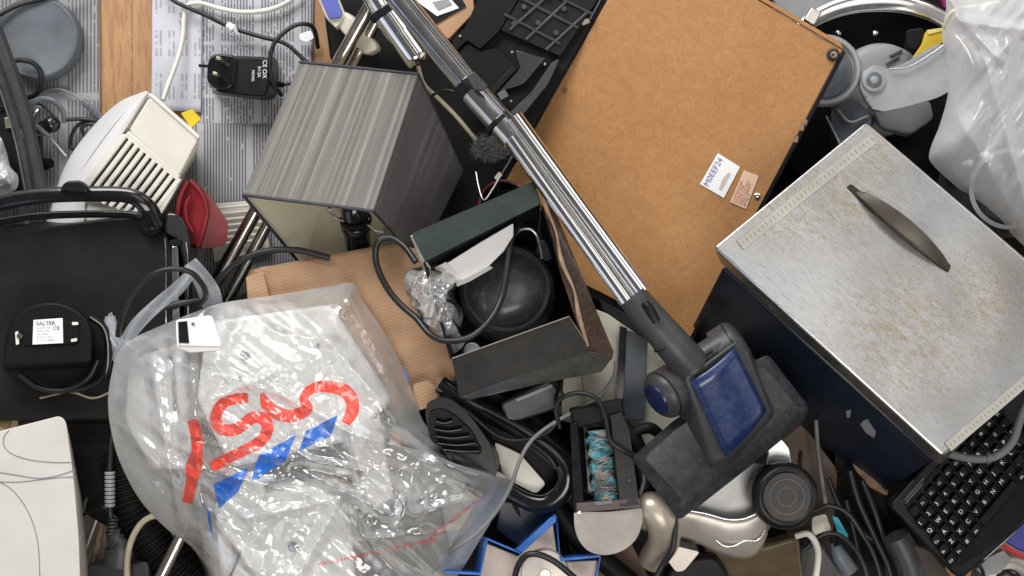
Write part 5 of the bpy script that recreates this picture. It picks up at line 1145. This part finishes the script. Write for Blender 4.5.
cable('black flex looping beside the turquoise roller window',[(560,428,-6),(556,410,0),(562,398,4),(580,393,8),(598,400,12),(606,420,14),(610,440,16),(622,450,16),(634,456,10)],2.4,n=12)
# cream panels behind
t=T('cream_drive_bay','cream metal drive bay panel between open box and floor head','panel',(610,370,-140))
A('panel_plate',slab([(570,300,-112),(650,330,-112),(700,380,-114),(690,460,-120),(560,420,-120)],10),IVO,t,bevel=1)
A('steel_rail',slab([(626,330,-100),(648,336,-100),(644,420,-104),(622,420,-104)],8),GRP,t,bevel=1)
A('black_slot',slab([(620,326,-98),(627,328,-98),(622,420,-102),(614,420,-102)],4),BLKG,t)
A('black_trim',slab([(600,300,-84),(650,326,-84),(690,352,-84),(686,360,-84),(640,336,-84),(602,310,-86)],6),BLK,t,bevel=1)
A('cream_lip',slab([(580,370,-92),(606,362,-92),(604,398,-94),(586,404,-94)],6),IVO,t,bevel=1)
t=T('blue_star_box','open blue card box with zigzag walls and grey inside','box',(530,550,-120))
zz=[(444,572),(480,574),(487,539),(520,553),(556,516),(560,560),(600,556),(592,600)]
for i in range(len(zz)-1):
    a,b=zz[i],zz[i+1]
    A('zigzag_wall',hexa([(a[0],a[1]-1.2,-24),(b[0],b[1]-1.2,-24),(b[0]+1,b[1]+1.4,-24),(a[0]+1,a[1]+1.4,-24)],[(a[0]-6,a[1]-4,-80),(b[0]-6,b[1]-4,-80),(b[0]-4,b[1]-1,-80),(a[0]-4,a[1]-1,-80)]),BLU,t,bevel=.4)
A('blue_ledge',slab([(517,549,-20),(550,518,-20),(556,516,-20),(556,522,-20),(522,553,-20)],3),BLU,t,bevel=.5)
A('inner_tray',slab([(484,542,-34),(518,556,-34),(553,522,-34),(558,562,-34),(598,560,-34),(600,640,-36),(470,640,-36)],6),M('taupe_tray',(.30,.25,.23),.4,metal=.3,dust=.2),t,bevel=1)
A('round_boss',lathe((545,573,-32),(0,0,1),[(24,-2),(23,3),(6,6),(5,8),(3,8),(2.6,6),(0,6)],48),SIL,t,smooth=50)
cable('black flex arching over the round boss of the blue star box',[(512,600,-10),(516,572,-2),(524,557,2),(536,554,4),(552,560,4),(568,572,2),(590,592,-4)],3.2,n=12)
box('dark_socket_block','dark blue black socket block in the gap above the blue star box','block',rp([(500,500,-70),(540,505,-68),(548,520,-68),(520,548,-72),(496,530,-72)],4),20,M('ink_blue_plastic',(.012,.02,.035),.35),b=2)
cable('thick black hose lying between blue star box and turbo brush',[(552,500,-64),(580,540,-66),(610,566,-70),(650,600,-74)],11,BLKM,name='hose')
box('tan_wood_strip','brown wooden strip low between turbo brush and silver duct','wood strip',rp([(540,470,-100),(600,480,-100),(660,600,-104),(590,600,-104)],4),10,M('brown_board',(.13,.08,.05),.6,vs=25,dust=.4),b=2)
# ================================================================= gap between knob and enamel box
t=T('wooden_box_side','brown wooden box side with a pale edge strip right of the knob','wood panel',(800,460,-150))
A('panel_plate',slab([(778,440,-120),(800,420,-118),(838,470,-122),(832,560,-126),(790,560,-126)],10),M('umber_board',(.085,.055,.036),.55,vs=25,dust=.4),t,bevel=1)
A('edge_slot',slab(rp([(800,452,-114),(803,452,-114),(802,470,-115),(799,470,-115)],1),3),BLKM,t)
for k in range(34):
    pass
t=T('black_ribbed_grille','black ribbed plastic grille deep between knob and enamel box','grille',(860,500,-150))
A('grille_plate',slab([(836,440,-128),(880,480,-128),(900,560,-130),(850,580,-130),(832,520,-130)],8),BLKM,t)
for k in range(24): A('rib',tube([(836+k*1.1,470+k*4.2,-118),(868+k*1.1,464+k*4.2,-118)],1.0,1,6,smooth=False),BLK,t)
for i,(pts,r,lab) in enumerate([
 ([(812,512,-70),(830,506,-64),(848,514,-62),(862,534,-62),(874,556,-64),(884,590,-66)],2.6,'black cable rising from the knob and falling to the bottom edge, outermost'),
 ([(806,548,-60),(820,536,-56),(836,534,-54),(852,546,-56),(864,566,-58),(872,600,-60)],2.6,'black cable hooping low over the grey connector'),
 ([(850,470,-80),(858,500,-84),(874,536,-86),(888,566,-88),(896,600,-90)],3.2,'thick black cable running down from the enamel box corner'),
 ([(862,480,-84),(874,510,-88),(884,540,-90),(898,570,-92),(906,600,-92)],2.8,'black cable nearest the keyboard in the lower right bundle'),
 ([(846,500,-90),(852,524,-90),(858,550,-92),(868,580,-94)],2.4,'thin black cable lying across the ribbed grille'),
 ([(828,478,-96),(840,506,-94),(860,530,-92),(882,552,-90),(892,600,-90)],2.4,'black cable slanting through the middle of the lower right bundle'),
 ([(816,420,-90),(818,450,-92),(822,480,-94),(826,506,-96)],2.2,'grey black cable hanging down the wooden box side')]):
    cable(lab,pts,r,WIRE if i<6 else WIREG)
cable('white cable hooking down beside the black round knob',[(796,536,-50),(808,534,-44),(816,544,-44),(818,560,-48),(812,600,-52)],3.2,WIREW)
A('turquoise_tag',slab(rp([(832,516,-70),(838,518,-68),(849,537,-70),(840,540,-72)],2),3),TURQ,label='small bright turquoise plastic tag between black cables',cat='tag',bevel=.6)
A('metal_plate',slab(rp([(812,518,-84),(826,514,-82),(832,530,-84),(820,540,-86),(812,532,-86)],3),3),IVO,label='small pale metal plate beside the turquoise tag',cat='plate',bevel=.6)
t=T('grey_iec_connector','grey kettle lead connector among cables right of the white cable','connector',(840,560,-80))
A('connector_body',tube([(834,542,-66),(840,556,-66),(850,572,-68)],[4,8,9],6,16,flat=.7),GRP,t,smooth=60)
A('connector_neck',tube([(832,536,-68),(836,546,-66)],[3,4.4],2,12,smooth=False),BLKM,t)
A('grey_pipe',tube([(896,536,-70),(908,560,-72),(920,600,-76)],[13,14,14],6,28),DGR,label='dark grey plastic pipe end at bottom edge left of keyboard',cat='pipe',smooth=60)
box('brown_leather_case','dark brown case lying under the keyboard left edge','case',rp([(896,540,-60),(930,550,-60),(970,600,-64),(910,610,-64)],5),16,M('dark_brown_case',(.035,.024,.018),.5),b=3)
box('grey_plastic_shroud','dark grey curved shroud at bottom edge below the black knob','shroud',rp([(800,545,-80),(820,540,-78),(850,580,-80),(850,620,-84),(796,620,-84)],8),16,DGR,b=4)
box('gap_filler_head','added black slab darkening the gaps under the floor head and enamel box','appliance base',rp([(690,330,-150),(860,430,-150),(930,480,-150),(960,640,-150),(660,640,-150),(560,520,-150)],12),24,BLKM,b=4)  # added filler, keeps the gaps round the head and knob dark
box('gap_filler_lamp','added black slab darkening the gaps under lampshade and chrome tube','appliance base',rp([(314,-60,-150),(470,-60,-150),(640,40,-150),(560,230,-150),(420,250,-150),(330,60,-150)],8),30,BLKM,b=4)  # added filler, hides the floor so gaps by the lamp stay dark
box('gap_filler_bag','added black slab darkening the gaps under the carrier bag and open box','housing',rp([(180,330,-152),(300,260,-152),(560,240,-152),(640,330,-152),(600,640,-152),(200,640,-152)],12),26,BLKM,b=4)  # added filler, black stands in for shade below bag and box
box('gap_filler_mixer','added black slab darkening the gaps behind the tan board and mixer','housing',rp([(740,-60,-168),(1040,-60,-168),(1040,260,-168),(760,330,-168)],12),26,BLKM,b=4)  # added filler, black stands in for shade behind board and mixer
# ================================================================= camera and light
cam=bpy.data.cameras.new('camera'); co=bpy.data.objects.new('camera',cam); COL.objects.link(co)
co.location=(0,0,D*S); cam.sensor_width=36; cam.lens=36*D/1024; cam.clip_end=60; cam.clip_start=.01
SC.camera=co
w=bpy.data.worlds.new('World'); SC.world=w; w.use_nodes=True; nt=w.node_tree; nt.nodes.clear()
out=nt.nodes.new('ShaderNodeOutputWorld'); bg=nt.nodes.new('ShaderNodeBackground'); tc=nt.nodes.new('ShaderNodeTexCoord')
def nd(k,**kw):
    x=nt.nodes.new(k)
    for q,v in kw.items(): setattr(x,q,v)
    return x
def lobe(d,lo,hi,c):
    """soft bright patch added to the world around direction d, for light and reflections"""
    vm=nd('ShaderNodeVectorMath',operation='DOT_PRODUCT'); nt.links.new(tc.outputs['Generated'],vm.inputs[0]); vm.inputs[1].default_value=Vector(d).normalized()
    mr=nd('ShaderNodeMapRange',interpolation_type='SMOOTHSTEP'); mr.inputs['From Min'].default_value=lo; mr.inputs['From Max'].default_value=hi; nt.links.new(vm.outputs['Value'],mr.inputs[0])
    m=nd('ShaderNodeMix',data_type='RGBA'); nt.links.new(mr.outputs[0],m.inputs[0]); m.inputs[6].default_value=(0,0,0,1); m.inputs[7].default_value=(*c,1); return m.outputs[2]
def addc(a,b):
    m=nd('ShaderNodeMix',data_type='RGBA',blend_type='ADD'); m.inputs[0].default_value=1; nt.links.new(a,m.inputs[6])
    if hasattr(b,'node'): nt.links.new(b,m.inputs[7])
    else: m.inputs[7].default_value=b
    return m.outputs[2]
c=lobe((-.2,1,.35),.72,.93,(1.5,1.55,1.65))
c=addc(c,lobe((1,-.15,.3),.86,.97,(.9,.86,.8)))  # added patch that puts streaks in the chrome
c=addc(c,lobe((.72,.6,.62),.965,.985,(2.2,2.1,2.0)))  # added patch that gives the vacuum tubes their bright bands
c=addc(c,lobe((.22,.17,.95),.945,.992,(1.45,1.43,1.4)))  # added overhead patch that brightens the tin lid
c=addc(c,lobe((-.75,-.6,.55),.94,.98,(.6,.7,.95)))  # added bluish patch for the left side of the tubes
c=addc(c,lobe((-.9,-.7,.2),.9,.98,(.45,.4,.36)))
c=addc(c,lobe((0,.2,1),.1,.9,(.06,.06,.06)))
c=addc(c,(.055,.055,.055,1))
nt.links.new(c,bg.inputs[0]); nt.links.new(bg.outputs[0],out.inputs[0]); bg.inputs['Strength'].default_value=1.0
def area(name,loc,tgt,sx,sy,p,c):
    l=bpy.data.lights.new(name,'AREA'); l.shape='RECTANGLE'; l.size=sx; l.size_y=sy; l.energy=p; l.color=c
    o=bpy.data.objects.new(name,l); COL.objects.link(o); o.location=loc
    o.rotation_euler=(Vector(tgt)-Vector(loc)).to_track_quat('-Z','Y').to_euler(); return o
area('window_light',(-1.0,2.2,1.9),(0,0,0),1.9,1.2,86,(1,.99,.97))
area('front_fill_light',(.3,-1.3,2.7),(0,0,0),1.6,1.1,42,(1,.95,.88))  # added fill from the front, brightens the inside of the lampshade
SC.view_settings.view_transform='Standard'; SC.view_settings.look='None'; SC.view_settings.exposure=0; SC.view_settings.gamma=1
SC.cycles.use_denoising=True; SC.cycles.transparent_max_bounces=16; SC.cycles.max_bounces=10
